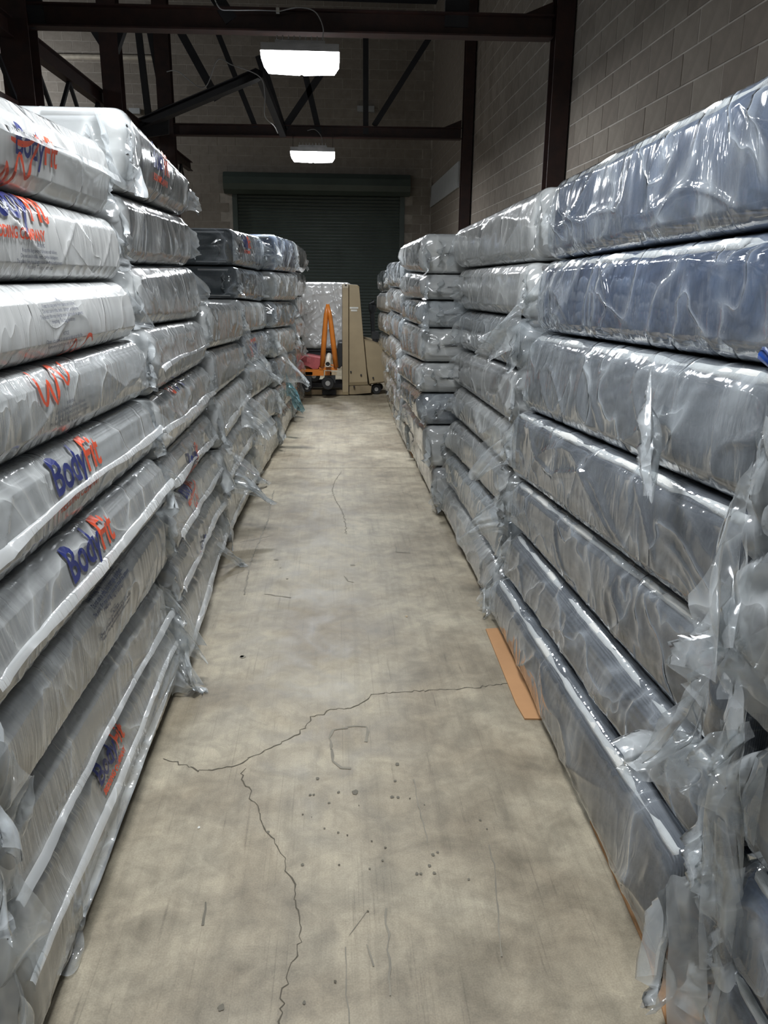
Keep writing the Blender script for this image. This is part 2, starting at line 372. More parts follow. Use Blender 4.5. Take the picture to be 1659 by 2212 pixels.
def proj(P):
    d = np.array(P)-O; z = d@FW
    return (W/2+FPX*(d@RT)/z, H/2-FPX*(d@UP)/z, z) if z > .05 else (1e9, 1e9, z)
def lay(axis, u0, u1, z0, plane, mat, parent, skip=None):
    bw, bh, j = .40, .20, .011
    full = block_mesh(bw-j, .02, bh-j, .002, 'block', axis, mat); half = block_mesh(bw/2-j, .02, bh-j, .002, 'block', axis, mat)
    cells = []
    r = 0; z = z0
    while z < ZC-.01:
        u = u0 - (bw/2 if r % 2 else 0)
        while u < u1:
            a, b_ = max(u, u0), min(u+bw, u1)
            m = half if b_-a < bw*.75 else full
            if b_-a > .1:
                c = (a+b_)/2
                if not (skip and skip(a, b_, z)):
                    P = (plane, c, z+bh/2) if axis == 0 else (c, plane, z+bh/2)
                    x, y, d = proj(P); vis = -40 < x < W+40 and -40 < y < 700
                    cells.append(((0 if vis else 1, d), P, m))
            u += bw
        r += 1; z += bh
    cells.sort(key=lambda t: t[0])
    for k, (_, P, m) in enumerate(cells[:300]):
        o = bpy.data.objects.new('block', m); COL.objects.link(o); o.location = Vector(P)+Vector((random.uniform(0, .003),)*2+(0,)); o.parent = parent; o.matrix_parent_inverse = parent.matrix_world.inverted()
    v = []; f = []
    for _, P, m in cells[300:]:
        n = len(v); v += [tuple(Vector(q.co)+Vector(P)) for q in m.vertices]; f += [tuple(i+n for i in p.vertices) for p in m.polygons]
    o = mesh_obj('blockwork', v, f, mat, parent); o['kind'] = 'stuff'
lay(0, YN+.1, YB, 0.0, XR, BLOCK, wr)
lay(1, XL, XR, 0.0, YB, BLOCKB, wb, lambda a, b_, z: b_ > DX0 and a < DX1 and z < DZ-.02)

# roller door
dr = structure(empty('door_1', ((DX0+DX1)/2, YB, 0)))
v = []; f = []; n = 0; z = 0.02
prof = []
while z < DZ:
    prof += [(0, z), (.018, z+.012), (.024, z+.030), (.018, z+.048), (0, z+.060)]; z += .072
for y, z in prof: v += [(DX0+.06, YB+.10-y, z), (DX1-.06, YB+.10-y, z)]
for i in range(len(prof)-1): f.append((2*i, 2*i+1, 2*i+3, 2*i+2))
mesh_obj('curtain', v, f, GREENSTEEL, dr)
MB().box((DX0-.02, YB-.03, 0), (DX0+.09, YB+.09, DZ)).build('guide_rail', GREENSTEEL, dr)
MB().box((DX1-.09, YB-.03, 0), (DX1+.02, YB+.09, DZ)).build('guide_rail', GREENSTEEL, dr)
hd = [(YB-.01, 3.86), (YB-.28, 3.82), (YB-.36, 3.72), (YB-.38, 3.58), (YB-.33, 3.46), (YB-.22, 3.38), (YB-.01, 3.38)]
v = [(x, y, z) for x in (DX0-.17, DX1+.12) for y, z in hd]; n = len(hd)
mesh_obj('hood', v, [(i, (i+1) % n, n+(i+1) % n, n+i) for i in range(n)]+[tuple(range(n)), tuple(range(n, 2*n))[::-1]], GREENSTEEL, dr)
MB().box((DX0+.06, YB+.02, .0), (DX1-.06, YB+.09, .09)).build('bottom_bar', STEEL_DK, dr)
MB().box((DX0-.05, YB+.13, 0), (DX1+.05, YB+.2, DZ)).build('backing', STEEL_DK, dr)

# pale board panel on the block wall between far column and back corner
A_ = atX(930, 455, XR-.02); B_ = atX(990, 405, XR-.02); C_ = atX(990, 350, XR-.02)
pp = MB().box((XR-.035, B_.y, B_.z), (XR-.004, A_.y, C_.z)).build('wall_board', PLATE)
tag(pp, 'pale rectangular board fixed to the block wall beside the far steel column', 'board')

# ------------------------------------------------------------------ steelwork
def column(X, Y, w, d, label, knees=()):
    e = empty('steel_column', (X, Y, 0))
    b = MB(); b.bar((X, Y, 0), (X, Y, ZC), w, .014, (0, 1, 0)) if False else None
    b.box((X-w/2, Y-d/2, 0), (X+w/2, Y-d/2+.016, ZC)); b.box((X-w/2, Y+d/2-.016, 0), (X+w/2, Y+d/2, ZC)); b.box((X-.01, Y-d/2+.016, 0), (X+.01, Y+d/2-.016, ZC))
    b.build('shaft', STEEL, e)
    MB().box((X-w/2-.04, Y-d/2-.04, 0), (X+w/2+.04, Y+d/2+.04, .02)).build('base_plate', STEEL, e)
    tag(e, label, 'column', 'steel columns'); e['kind'] = 'structure'; return e
column(XR-.10, 8.3, .17, .20, 'dark red steel column against the block wall under the front truss')
column(XR-.10, 13.9, .15, .20, 'dark red steel column against the block wall beside the pale board')
cL1 = at(48, 150, 8.3); cL2 = at(243, 150, 11.1); cL3 = at(360, 250, 13.9)
column(cL1.x, 8.3, .26, .26, 'thick dark steel column carrying the lattice girder behind the printed mattresses')
column(cL2.x, 11.1, .22, .22, 'dark steel column with forked top between two thinner posts')
column(cL3.x, 13.9, .22, .22, 'dark steel column where the far truss and the rising brace meet')
def truss(Y, zb, hb, label, webs, x1):
    e = empty('roof_truss', (0, Y, zb))
    MB().ibeam((x1, Y, zb-.02), (XR-.2, Y, zb+.03), .16, hb).build('bottom_chord', STEEL, e)
    MB().ibeam((x1, Y, ZC-.25), (XR-.2, Y, ZC-.2), .16, .18).build('top_chord', STEEL_DK, e)
    for (p, q, w) in webs:
        MB().bar(p, q, w, .05, (0, 1, 0)).build('web_member', STEEL_DK, e)
    # knee gussets
    MB().prism([(XR-.2, zb+.03+hb/2), (XR-.2, zb+.03+hb/2+.12), (XR-.5, zb+hb/2+.03)], Y-.02, Y+.02).build('gusset', STEEL, e)
    tag(e, label, 'roof truss', 'roof trusses'); e['kind'] = 'structure'; return e
t2w = [(P(790,290,13.9), P(790,40,13.9), .085), (P(808,272,13.9), P(935,70,13.9), .085), (P(612,285,13.9), P(560,120,13.9), .13),
       (P(552,275,13.9), P(470,70,13.9), .08), (P(385,60,13.9), P(470,215,13.9), .12), (P(322,262,13.9), P(298,60,13.9), .10),
       (P(362,262,13.9), P(322,60,13.9), .09), (P(650,120,13.9), P(690,290,13.9), .09), (P(700,150,13.9), P(612,280,13.9), .10)]
truss(13.9, P(700,288,13.9).z, .17, 'far dark roof truss with crossing web bars in front of the roller door', t2w, -8)
truss(8.3, P(700,55,8.3).z, .19, 'front dark red roof truss beam above the bright lamp', [(P(985,60,8.3), P(990,-60,8.3), .22), (P(85,60,8.3), P(60,-60,8.3), .14), (P(500,45,8.3), P(420,-80,8.3), .12)], -8)
truss(2.7, 3.95, .22, 'roof truss overhead out of view', [((-2, 2.7, 4), (-3, 2.7, 5.5), .1)], -8)
# rising diagonal brace from far column
br = empty('diagonal_brace', P(330,262,13.2))
MB().ibeam(P(305,268,13.2), P(560,160,12.4), .14, .13).build('bar', STEEL_DK, br)
MB().bar(P(560,160,12.4), P(612,290,13.8), .10, .10).build('lower_bar', STEEL_DK, br)
MB().prism([(P(290,262,13.2).x, P(290,262,13.2).z), (P(365,225,13.2).x, P(365,225,13.2).z), (P(365,290,13.2).x, P(365,290,13.2).z), (P(300,300,13.2).x, P(300,300,13.2).z)], 13.17, 13.23).build('gusset', STEEL_DK, br)
tag(br, 'thick dark diagonal brace rising from the column towards the lamp', 'brace')
b2 = empty('column_brace', P(240,100,11.1))
MB().bar(P(240,110,11.1), P(205,55,11.1), .16, .12, (0, 1, 0)).build('arm', STEEL_DK, b2)
MB().bar(P(245,110,11.1), P(262,60,11.1), .12, .12, (0, 1, 0)).build('arm', STEEL_DK, b2)
tag(b2, 'short forked brace at the head of the middle steel column', 'brace')
# lattice girder running down the aisle over the column line
gx = cL1.x+.05
ge = empty('lattice_girder', (gx, 8.3, 4)); zt_ = at(110, 130, 9.3); gx = zt_.x; gz = zt_.z
MB().ibeam((gx, 6.0, gz), (gx, 17.5, gz), .10, .17).build('top_chord', STEEL, ge)
MB().bar((gx, 6.0, gz-.62), (gx, 17.5, gz-.62), .05, .05).build('bottom_chord', STEEL, ge)
yy = 6.0; k = 0
while yy < 17:
    za, zb_ = (gz-.08, gz-.6) if k % 2 else (gz-.6, gz-.08)
    MB().bar((gx, yy, za), (gx, yy+.55, zb_), .035, .035).build('web_bar', STEEL_DK, ge); yy += .55; k += 1
tag(ge, 'brown lattice girder running lengthwise above the printed mattress stacks', 'girder'); ge['kind'] = 'structure'
# purlins under the roof deck
for k in range(11):
    y = 3.5+k*1.45
    o = MB().ibeam((-9, y, ZC-.08), (XR-.02, y, ZC-.08), .07, .15).build('trim_%d' % (k+1), STEEL_DK); o['kind'] = 'structure'
# pale conduit and ledge on the back wall
o = tag(MB().tube([P(20,120,19.55), P(330,125,19.55)], .05).build('conduit', PIPEW), 'long pale pipe running level along the far back wall', 'pipe')
o = tag(MB().box(P(278,233,19.45), P(305,248,19.58)).build('junction_box', PLATE), 'small pale box fixed on the back wall beside the thin post', 'box')
o = tag(MB().box(P(772,228,19.45), P(808,244,19.58)).build('wall_vent', PLATE), 'small pale vent on the back wall above the roller door', 'vent')

# ------------------------------------------------------------------ lamps
def lamp(x, y, z, w, label, wires=None, hook=None):
    hook = hook or (y, ZC)
    e = empty('high_bay_lamp', (x, y, z))
    b = MB(); b.box((x-.34, y-.17, z+.03), (x+.34, y+.17, z+.09)); b.box((x-.22, y-.10, z+.09), (x+.22, y+.10, z+.13))
    for i in range(9): b.box((x-.2+i*.05-.004, y-.12, z+.13), (x-.2+i*.05+.004, y+.12, z+.16))
    b.build('housing', METAL, e)
    v = []; pr = [(-.345, .03), (-.34, -.03), (-.30, -.085), (-.02, -.095), (0, -.085), (.02, -.095), (.30, -.085), (.34, -.03), (.345, .03)]
    MB().prism([(x+a, z+c) for a, c in pr], y-.16, y+.16).build('diffuser', LEDM, e)
    for s in (-1, 1):
        MB().tube([(x+s*.31, y, z+.09), (x+s*.315, hook[0], hook[1])], .004, 5).build('hanger_wire', METAL, e)
    if wires: MB().tube(wires, .0055, 5).build('power_cord', WIREM, e)
    if z > 4.5:
        ld = bpy.data.lights.new('lamp_light', 'POINT'); ld.energy = w; ld.shadow_soft_size = .25; ld.color = (.93, .965, 1.0); l = bpy.data.objects.new('lamp_light', ld); COL.objects.link(l); l.location = (x, y, z-.4)
    else: l = area_light(x, y, z-.105, w)
    l.parent = e; l.matrix_parent_inverse = e.matrix_world.inverted()
    tag(e, label, 'lamp', 'high bay lamps')
def arc(pts, n=8):
    out = []
    for i in range(len(pts)-1):
        p0 = pts[max(i-1, 0)]; p1 = pts[i]; p2 = pts[i+1]; p3 = pts[min(i+2, len(pts)-1)]
        for k in range(n):
            t = k/n; out.append(.5*((2*p1)+(p2-p0)*t+(2*p0-5*p1+4*p2-p3)*t*t+(3*p1-p0-3*p2+p3)*t**3))
    out.append(pts[-1]); return out
lamp(*LAMPS[0], 'large bright rectangular LED lamp hanging below the front roof truss', arc([P(695,92,8.0), P(698,60,8.0), P(680,25,8.05), P(645,16,8.1), P(604,24,8.12)]), (8.26, 3.66))
lamp(*LAMPS[1], 'smaller-looking LED lamp hanging by the roller door hood', arc([P(697,318,13.6), P(694,295,13.6), P(680,280,13.6), P(664,282,13.65)]), (13.88, P(700,288,13.9).z))
lamp(*LAMPS[2], 'LED lamp overhead above the start of the aisle, out of view', None, (2.68, 3.9))
lamp(*LAMPS[3], 'LED lamp behind the viewpoint, out of view')
lamp(*SIDE_LAMPS[0], 'LED lamp of the next aisle beyond the printed mattress stacks')
lamp(*SIDE_LAMPS[1], 'LED lamp of the next aisle close to the back wall')
c1 = MB().tube(arc([P(460,-10,8.1), P(475,18,8.1), P(500,22,8.1), P(560,22,8.12), P(604,24,8.12)]), .006, 5).build('power_cable', WIREM)
tag(c1, 'thin pale cable running along the front roof truss', 'cable')
c2 = MB().tube(arc([P(360,155,12), P(385,155,12), P(440,190,12), P(470,130,12), P(500,140,12), P(560,165,12), P(572,205,12), P(572,250,12), P(592,272,12.4), P(600,288,13.84)]), .007, 5).build('power_cable', WIREM)
tag(c2, 'thin pale looping cable hanging near the diagonal brace', 'cable')
bx = MB().box(P(596,16,8.10), P(604,30,8.14)).build('cable_clip', STICK); tag(bx, 'small white junction clip on the front truss beam', 'clip')

# ------------------------------------------------------------------ noise for film
def vn(x, y, s=0.0):
    x = np.asarray(x, float)+s*17.3; y = np.asarray(y, float)+s*9.7
    ix, iy = np.floor(x), np.floor(y); fx, fy = x-ix, y-iy
    fx = fx*fx*(3-2*fx); fy = fy*fy*(3-2*fy)
    h = lambda a, b: np.modf(np.abs(np.sin(a*127.1+b*311.7+3.1)*43758.5453))[0]
    return (h(ix, iy)*(1-fx)+h(ix+1, iy)*fx)*(1-fy)+(h(ix, iy+1)*(1-fx)+h(ix+1, iy+1)*fx)*fy
def rdg(n, p): return (1-np.abs(2*n-1))**p

class Mattress:
    """side -1: stands on the printed-film side (aisle face looks +X); side +1: along the block wall."""
    def __init__(s, side, y0, y1, top, bot, depth, seed, style):
        # top, bot: ((x, z) at y0, (x, z) at y1)
        s.side, s.y0, s.y1, s.top, s.bot, s.depth, s.seed, s.st = side, y0, y1, top, bot, depth, seed, style
        s.r = min(.034 if side < 0 else .036, .28*(top[0][1]-bot[0][1]))
    def lin(s, a, y): t = (y-s.y0)/(s.y1-s.y0); return a[0]*(1-t)+a[1]*t
    def zt(s, y): return s.lin((s.top[0][1], s.top[1][1]), y) + s.st.get('sag', 0.0)
    def zb(s, y): return s.lin((s.bot[0][1], s.bot[1][1]), y)
    def xf(s, y, v): return s.lin((s.top[0][0], s.top[1][0]), y)*v + s.lin((s.bot[0][0], s.bot[1][0]), y)*(1-v)
    def disp(s, y, q, h):
        sd = s.seed*1.37; a = s.st.get('amp', 1.0)
        hh = max(h, .05); v = np.clip(q/hh, 0, 1); win = .12+.88*np.sin(math.pi*v)**.8
        edge = 1-np.abs(2*v-1)                                     # 0 at the mattress edges
        d = .008*vn(y*1.6, q*3, sd)*win
        d = d + a*.011*rdg(vn(y*1.5+q*3.2, q*1.8-y*.8, sd+2), 14)*win       # a few long slack folds
        d = d + a*.008*rdg(vn(y*2.6-q*4, q*2.8+y*.9, sd+4), 16)*win
        d = d + a*.004*vn(y*7+q*5, q*7, sd+5)*win
        d = d + s.st.get('pleat', .004)*rdg(vn(y*30+q*6*np.sin(sd), q*1.4, sd+6), 3)*(.35+.65*(1-edge)**2)
        end = np.minimum(y-s.y0, s.y1-y); e = np.exp(-np.maximum(end, 0)/.10)
        d = d + a*.016*e*vn(y*10, q*8, sd+8)
        if s.st.get('seam'): d = d + .005*np.exp(-((q-h*s.st.get('sv', .44))/(.010))**2) + .005*np.exp(-((q-h*s.st.get('sv', .44))/(.035))**2)
        return d
    def grid(s, ny, nf, offset, bag):
        """closed surface; returns verts, faces"""
        r = s.r + offset
        h0 = s.top[0][1]-s.bot[0][1]
        per = []                        # (a depth from face plane, kind of height, q, nx(out of face), nz)
        nc = 5 if bag else 4
        for k in range(nc): t = math.pi/2*k/nc; per.append(('b', 1-math.sin(t), 1-math.cos(t), -(1-t/(math.pi/2))*s.r*1.5, math.sin(t), -math.cos(t)))
        for k in range(nf+1): per.append(('f', 0, k/nf, None, 1, 0))
        for k in range(1, nc+1): t = math.pi/2*k/nc; per.append(('t', 1-math.cos(t), 1-math.sin(t), t/(math.pi/2)*s.r*1.5, math.cos(t), math.sin(t)))
        P = []
        R = .05
        ys = list(np.concatenate([s.y0+R*(1-np.cos(np.linspace(0, math.pi/2, 5)))[:-1], np.linspace(s.y0+R, s.y1-R, ny), s.y1-R*(1-np.cos(np.linspace(0, math.pi/2, 5)))[::-1][1:]]))
        def inset(y): # rounding of the ends
            e = min(y-s.y0, s.y1-y)
            if e >= R: return 0
            return R - math.sqrt(max(0, R*R-(R-e)**2))
        rows = []
        for y in ys:
            ins = inset(y)*.8; yy = y
            zt, zb = float(s.zt(y))-ins+offset*.25, float(s.zb(y))+ins-offset*.25; h = zt-zb; row = []
            rr = min(r, h*.4)
            for kd, ax, az, q, nx, nz in per:
                if kd == 'b': a, z, qq = ax*rr, zb+az*rr, q
                elif kd == 't': a, z, qq = ax*rr, zt-az*rr, h+q
                else: a, z = 0.0, zb+rr+az*(h-2*rr); qq = z-zb
                v = (z-zb)/h
                x = float(s.xf(y, v)); a = a+ins-offset - .012*(1-(2*v-1)**2)*(kd == 'f')
                row.append([a, yy, z, qq, nx, nz, x])
            # top and bottom run back, then the rear
            for fr in (.25, .6, 1.0):
                row.append([rr+fr*(s.depth-rr-ins), yy, zt, h+rr+fr*s.depth, 0, 1, float(s.xf(y, 1))])
            for fr in (1.0, .6, .25):
                row.append([rr+fr*(s.depth-rr-ins), yy, zb, -rr-fr*s.depth, 0, -1, float(s.xf(y, 0))])
            rows.append(row)
        A = np.array(rows)              # (ny, m, 7)
        a, yy, z, q, nx, nz, x = [A[:, :, i] for i in range(7)]
        if bag:
            h = float(np.mean(s.zt(yy)-s.zb(yy)))
            d = s.disp(yy, q, h)
            front = np.clip(nx, 0, 1)
            a = a - d*front; z = z + d*nz*.03
            endw = ((yy-s.y0 < .03)*-1.0+(s.y1-yy < .03)*1.0)
            yy = yy + endw*.018*vn(q*14, z*9, s.seed)
        X = x + s.side*a
        n, m = X.shape
        V = np.stack([X, yy, z], -1).reshape(-1, 3)
        F = []
        for i in range(n-1):
            for j in range(m):
                k = (j+1) % m; q4 = (i*m+j, i*m+k, (i+1)*m+k, (i+1)*m+j)
                F.append(q4 if s.side > 0 else q4[::-1])
        V = V.tolist()
        for i0, sg in ((0, -1), (n-1, 1)):       # crumpled end caps
            ring = np.array(V[i0*m:(i0+1)*m]); c = ring.mean(0); prev = [i0*m+j for j in range(m)]
            for f in (.94, .84, .66, .45, .24, .07):
                pts = c+(ring-c)*f
                if bag: pts[:, 1] += sg*(.018*rdg(vn(pts[:, 0]*6+pts[:, 2]*5+s.seed, pts[:, 2]*9, s.seed), 3)+.010*(1-f))
                b0 = len(V); V += pts.tolist(); cur = [b0+j for j in range(m)]
                for j in range(m):
                    k = (j+1) % m; q4 = (cur[j], cur[k], prev[k], prev[j])
                    if (sg > 0) == (s.side > 0): q4 = q4[::-1]
                    F.append(q4)
                prev = cur
            F.append(tuple(prev))
        return V, F
    def face_point(s, y, z, off=.002):
        y = np.asarray(y, float); z = np.asarray(z, float)
        zb, zt = s.zb(y)-.002, s.zt(y)+.002; h = zt-zb; z = np.clip(z, zb+.003, zt-.003); v = (z-zb)/h
        rr = s.r+.008; q = z-zb
        a = -.008-.012*(1-(2*v-1)**2)
        # corner rounding
        t = np.clip((z-(zt-rr))/rr, 0, 1); a = a+rr*(1-np.sqrt(np.maximum(0, 1-t*t)))
        b_ = np.clip(((zb+rr)-z)/rr, 0, 1); a = a+rr*(1-np.sqrt(np.maximum(0, 1-b_*b_)))
        d = s.disp(y, q, float(np.mean(h)))
        fr = np.sqrt(np.maximum(0, 1-np.maximum(t, b_)**2))
        x = s.xf(y, v)+s.side*(a-d*fr-off)
        return np.stack([x, y, z], -1)

def ribbon_from_line(m, pts, w, name, mat, parent, off=.004, n=4):
    """pts: (y, z) polyline on the face; flat printed stroke"""
    P = [Vector((a, b_)) for a, b_ in pts]; Q = []
    for i in range(len(P)-1):
        p0 = P[max(i-1, 0)]; p1 = P[i]; p2 = P[i+1]; p3 = P[min(i+2, len(P)-1)]
        for k in range(n):
            t = k/n; Q.append(.5*((2*p1)+(p2-p0)*t+(2*p0-5*p1+4*p2-p3)*t*t+(3*p1-p0-3*p2+p3)*t**3))
    Q.append(P[-1]); yz = []
    for i, q in enumerate(Q):
        d = (Q[min(i+1, len(Q)-1)]-Q[max(0, i-1)]).normalized(); nn = Vector((-d.y, d.x)); ww = w*(.6+.5*abs(math.sin(i*.33)))/2
        yz += [q+nn*ww, q, q-nn*ww]
    V = m.face_point([q.x for q in yz], [q.y for q in yz], off)
    F = []
    for i in range(len(Q)-1):
        for j in (0, 1): F.append((3*i+j, 3*i+j+1, 3*i+j+4, 3*i+j+3))
    return mesh_obj(name, V, F, mat, parent)

_tc = {}
def text_mesh(body, size, bold=0.0, align='CENTER', res=3):
    key = (body, size, bold, align)
    if key in _tc: return _tc[key]
    cu = bpy.data.curves.new('txt', 'FONT'); cu.body = body; cu.size = size; cu.align_x = align; cu.offset = bold; cu.resolution_u = res
    cu.space_line = .95
    ob = bpy.data.objects.new('txt', cu); COL.objects.link(ob)
    bpy.context.view_layer.update()
    dg = bpy.context.evaluated_depsgraph_get(); me = ob.evaluated_get(dg).to_mesh()
    v = np.array([tuple(q.co) for q in me.vertices]); f = [tuple(p.vertices) for p in me.polygons]
    ob.evaluated_get(dg).to_mesh_clear(); bpy.data.objects.remove(ob); bpy.data.curves.remove(cu)
    # split long triangles so the letters follow the folds
    for _ in range(3):
        vs = v.tolist(); nf = []; cache = {}; lim = .02
        def mid(a, b_):
            k = (min(a, b_), max(a, b_))
            if k not in cache: cache[k] = len(vs); vs.append([(vs[a][i]+vs[b_][i])/2 for i in range(3)])
            return cache[k]
        ch = False
        for t in f:
            if len(t) > 3: nf += [(t[0], t[i], t[i+1]) for i in range(1, len(t)-1)]; ch = True; continue
            ls = [math.dist(vs[t[i]], vs[t[(i+1) % 3]]) for i in range(3)]; k = ls.index(max(ls))
            if ls[k] > lim: a, b_, c = t[k], t[(k+1) % 3], t[(k+2) % 3]; m_ = mid(a, b_); nf += [(a, m_, c), (m_, b_, c)]; ch = True
            else: nf.append(t)
        v, f = np.array(vs), nf
        if not ch: break
    _tc[key] = (v, f); return v, f
def print_text(m, body, size, y, z, mat, parent, name='printed_text', bold=0.0, rot=0.0, flip=1, sx=1.0, off=.004):
    v, f = text_mesh(body, size, bold)
    ca, sa = math.cos(rot), math.sin(rot); tx, tz = v[:, 0]*sx, v[:, 1]
    u, w = tx*ca-tz*sa, tx*sa+tz*ca
    dirn = 1 if m.side < 0 else -1
    return mesh_obj(name, m.face_point(y+dirn*flip*u, z+flip*w, off), f, mat, parent)
def logo(m, parent, y, z, s=1.0, rot=0.0, flip=1, sub=True):
    """two-colour maker's mark printed on the film: navy and orange-red word over a small red line"""
    sz = .155*s
    dirn = 1 if m.side < 0 else -1
    c, sn = math.cos(rot), math.sin(rot)
    def pos(u, w): return y+dirn*flip*(u*c-w*sn), z+flip*(u*sn+w*c)
    for body, u, w, size, mt, bold in (('Body', -.085*s, 0, sz, INK_BLUE, .003*s), ('Fit', .155*s, 0, sz, INK_RED, .003*s)) + ((('BEDDING COMPANY', -.03*s, -.055*s, .042*s, INK_RED, .0012),) if sub else ()):
        yy, zz = pos(u, w); print_text(m, body, size, yy, zz, mt, parent, 'logo_print', bold, rot, flip)
WARN = 'WARNING\nKeep this bag away from babies and children.\nDo not use in cribs, beds, carriages or playpens.\nThe plastic film may cling to nose and mouth and prevent\nbreathing. This bag is not a toy.'
NOTE = 'NOTICE\nOpen with care. Do not use a knife to cut the film.\nRemove this bag before use and throw it away.'
def warn(m, e, y, z, size, bold=0.0):
    print_text(m, WARN, size, y, z, INK_DARK, e, 'warning_text', bold); print_text(m, NOTE, size, y, z-size*6.2, INK_DARK, e, 'warning_text', bold)
WAVE = [(165,-1915),(163,-1960),(185,-2010),(215,-2025),(240,-1990),(255,-1955),(275,-1995),(300,-2035),(325,-2010),(345,-1940),(370,-1915),(395,-1940),(430,-1985),(465,-1965),(480,-1925),(540,-1870),(546,-1830),(470,-1865),(380,-1880),(290,-1875)]
def wave(m, parent, y, z, s, flip=1):
    pts = [((x-355)/380*s*(1 if m.side < 0 else -1)+y, (w+1935)/380*s*flip+z) for x, w in WAVE]
    ribbon_from_line(m, pts, .015*s/.3, 'wave_print', INK_RED, parent)

def flap(parent, base, out, height, L_, seed, mat=FILM_FLAP, n=(12, 12), name='bag_end', droop=.10, gather=.55, crump=.03):
    """loose, crumpled end of the bag. base: Vector at mid-height, out: direction"""
    out = Vector(out).normalized(); up = Vector((0, 0, 1)); nr = out.cross(up).normalized(); V = []
    nu, nv = n
    U, Vv = np.meshgrid(np.linspace(0, 1, nu), np.linspace(-.5, .5, nv), indexing='ij')
    edge = L_*(.75+.5*vn(Vv*4, Vv*0, seed)); sq = 1-gather*U**.7
    n1 = (vn(U*1.6, Vv*3, seed+1)-.5)*2; n2 = rdg(vn(U*1.3+Vv*1.5, Vv*5, seed+2), 4); n3 = (vn(U*2, Vv*2.5, seed+3)-.5)*2
    for i in range(nu):
        for j in range(nv):
            u, v = U[i, j], Vv[i, j]
            p = base + out*(edge[i, j]*u) + up*(v*height*sq[i, j] - droop*u*u + crump*n3[i, j]*u) + nr*(crump*(n1[i, j]*1.2+n2[i, j]*1.5-.6)*min(1, u*2.2))
            if p.z < .006: p.z = .006+.004*abs(n1[i, j])
            V.append(p)
    F = [(i*nv+j, (i+1)*nv+j, (i+1)*nv+j+1, i*nv+j+1) for i in range(nu-1) for j in range(nv-1)]
    return mesh_obj(name, V, F, mat, parent, True)

def build_mattress(m, q, label, group, core, bagm, tape=None, seam=False, flaps=(.1, .1), flapdir=.5, endtape=True):
    """q: 3 near, 2 mid, 1 far detail"""
    ny, nf = {3: (170, 30), 2: (64, 16), 1: (30, 9)}[q]
    cy = (m.y0+m.y1)/2
    e = empty('mattress', (m.xf(cy, .5)+m.side*m.depth/2, cy, float(m.zb(cy))))
    V, F = m.grid(max(10, ny//6), 5, 0.0, False); mesh_obj('core', V, F, core, e, True)
    V, F = m.grid(ny, nf, .008, True); mesh_obj('plastic_bag', V, F, bagm, e, True)
    if tape:
        rr = .017 if m.side > 0 else .008
        for w in (0, 1):
            pts = []; wob = lambda y: .004*math.sin(y*9+m.seed+w)+.003*math.sin(y*23+m.seed*2)
            for y in np.linspace(m.y0+.05, m.y1-.05, max(8, ny//4)):
                z = float(m.zt(y))-.024 if w else float(m.zb(y))+.024; x = float(m.xf(y, float(w)))
                pts.append((x+m.side*(.0135+.4*wob(y+1)), y, z+.5*wob(y)))
            pts = [(pts[0][0]+m.side*.25, m.y0+.005, pts[0][2]), (pts[0][0]+m.side*.04, m.y0+.008, pts[0][2])]+pts+[(pts[-1][0]+m.side*.04, m.y1-.008, pts[-1][2]), (pts[-1][0]+m.side*.25, m.y1-.005, pts[-1][2])]
            rw = rr*(.95 if w else .62); MB().tube(pts, [rw*(1+.10*math.sin(k*.7+m.seed)+.05*math.sin(k*2.3)) for k in range(len(pts))], 7).build('edge_piping', tape if w else F_TAPEG, e, True)
    if seam:
        ys = np.linspace(m.y0+.01, m.y1+.03, max(12, ny//3)); Vv = []; hh = float(np.mean(m.zt(ys)-m.zb(ys)))
        for i, y in enumerate(ys):
            yc = min(y, m.y1-.002); zz = float(m.zb(yc))+hh*m.st.get('sv', .44)+.006*math.sin(y*5+m.seed); p = m.face_point([yc], [zz], .0)[0]
            wv = .004*math.sin(y*21+m.seed)
            wv *= .4; ww = .35+1.0*float(vn(y*2.2, m.seed, 3)); Vv += [(p[0]-m.side*.001, y, zz+.008*ww), (p[0]-m.side*(.008*ww+.002), y, zz+.005*ww+wv), (p[0]-m.side*(.016*ww+.002), y, zz-.014*ww+wv)]
        Fs = []
        for i in range(len(ys)-1):
            for j in (0, 1): Fs.append((3*i+j, 3*i+j+1, 3*i+j+4, 3*i+j+3))
        mesh_obj('film_seam', Vv, Fs, SEAM, e, True)
    res = {3: (16, 18), 2: (10, 11), 1: (6, 7)}[q]
    for k, Lf in enumerate(flaps):
        if Lf <= 0: continue
        y = m.y0 if k == 0 else m.y1; sg = -1 if k == 0 else 1; y -= sg*.02
        zt, zb = float(m.zt(y)), float(m.zb(y)); x = float(m.xf(y, .5))
        h = (zt-zb)*.85
        flap(e, Vector((x-m.side*.004, y, (zt+zb)/2)), (-m.side*flapdir, sg*1.0, -.15), h, Lf, m.seed*3.3+k, n=res, crump=.13*Lf+.004, droop=.35*Lf)
        # second layer folded back along the end
        flap(e, Vector((x+m.side*.10, y, (zt+zb)/2)), (-m.side*.15, sg*1.0, .1), h, Lf*.8, m.seed*5.1+k+9, n=res, crump=.12*Lf+.004, droop=.1*Lf)
    tag(e, label, 'mattress', group)
    return e

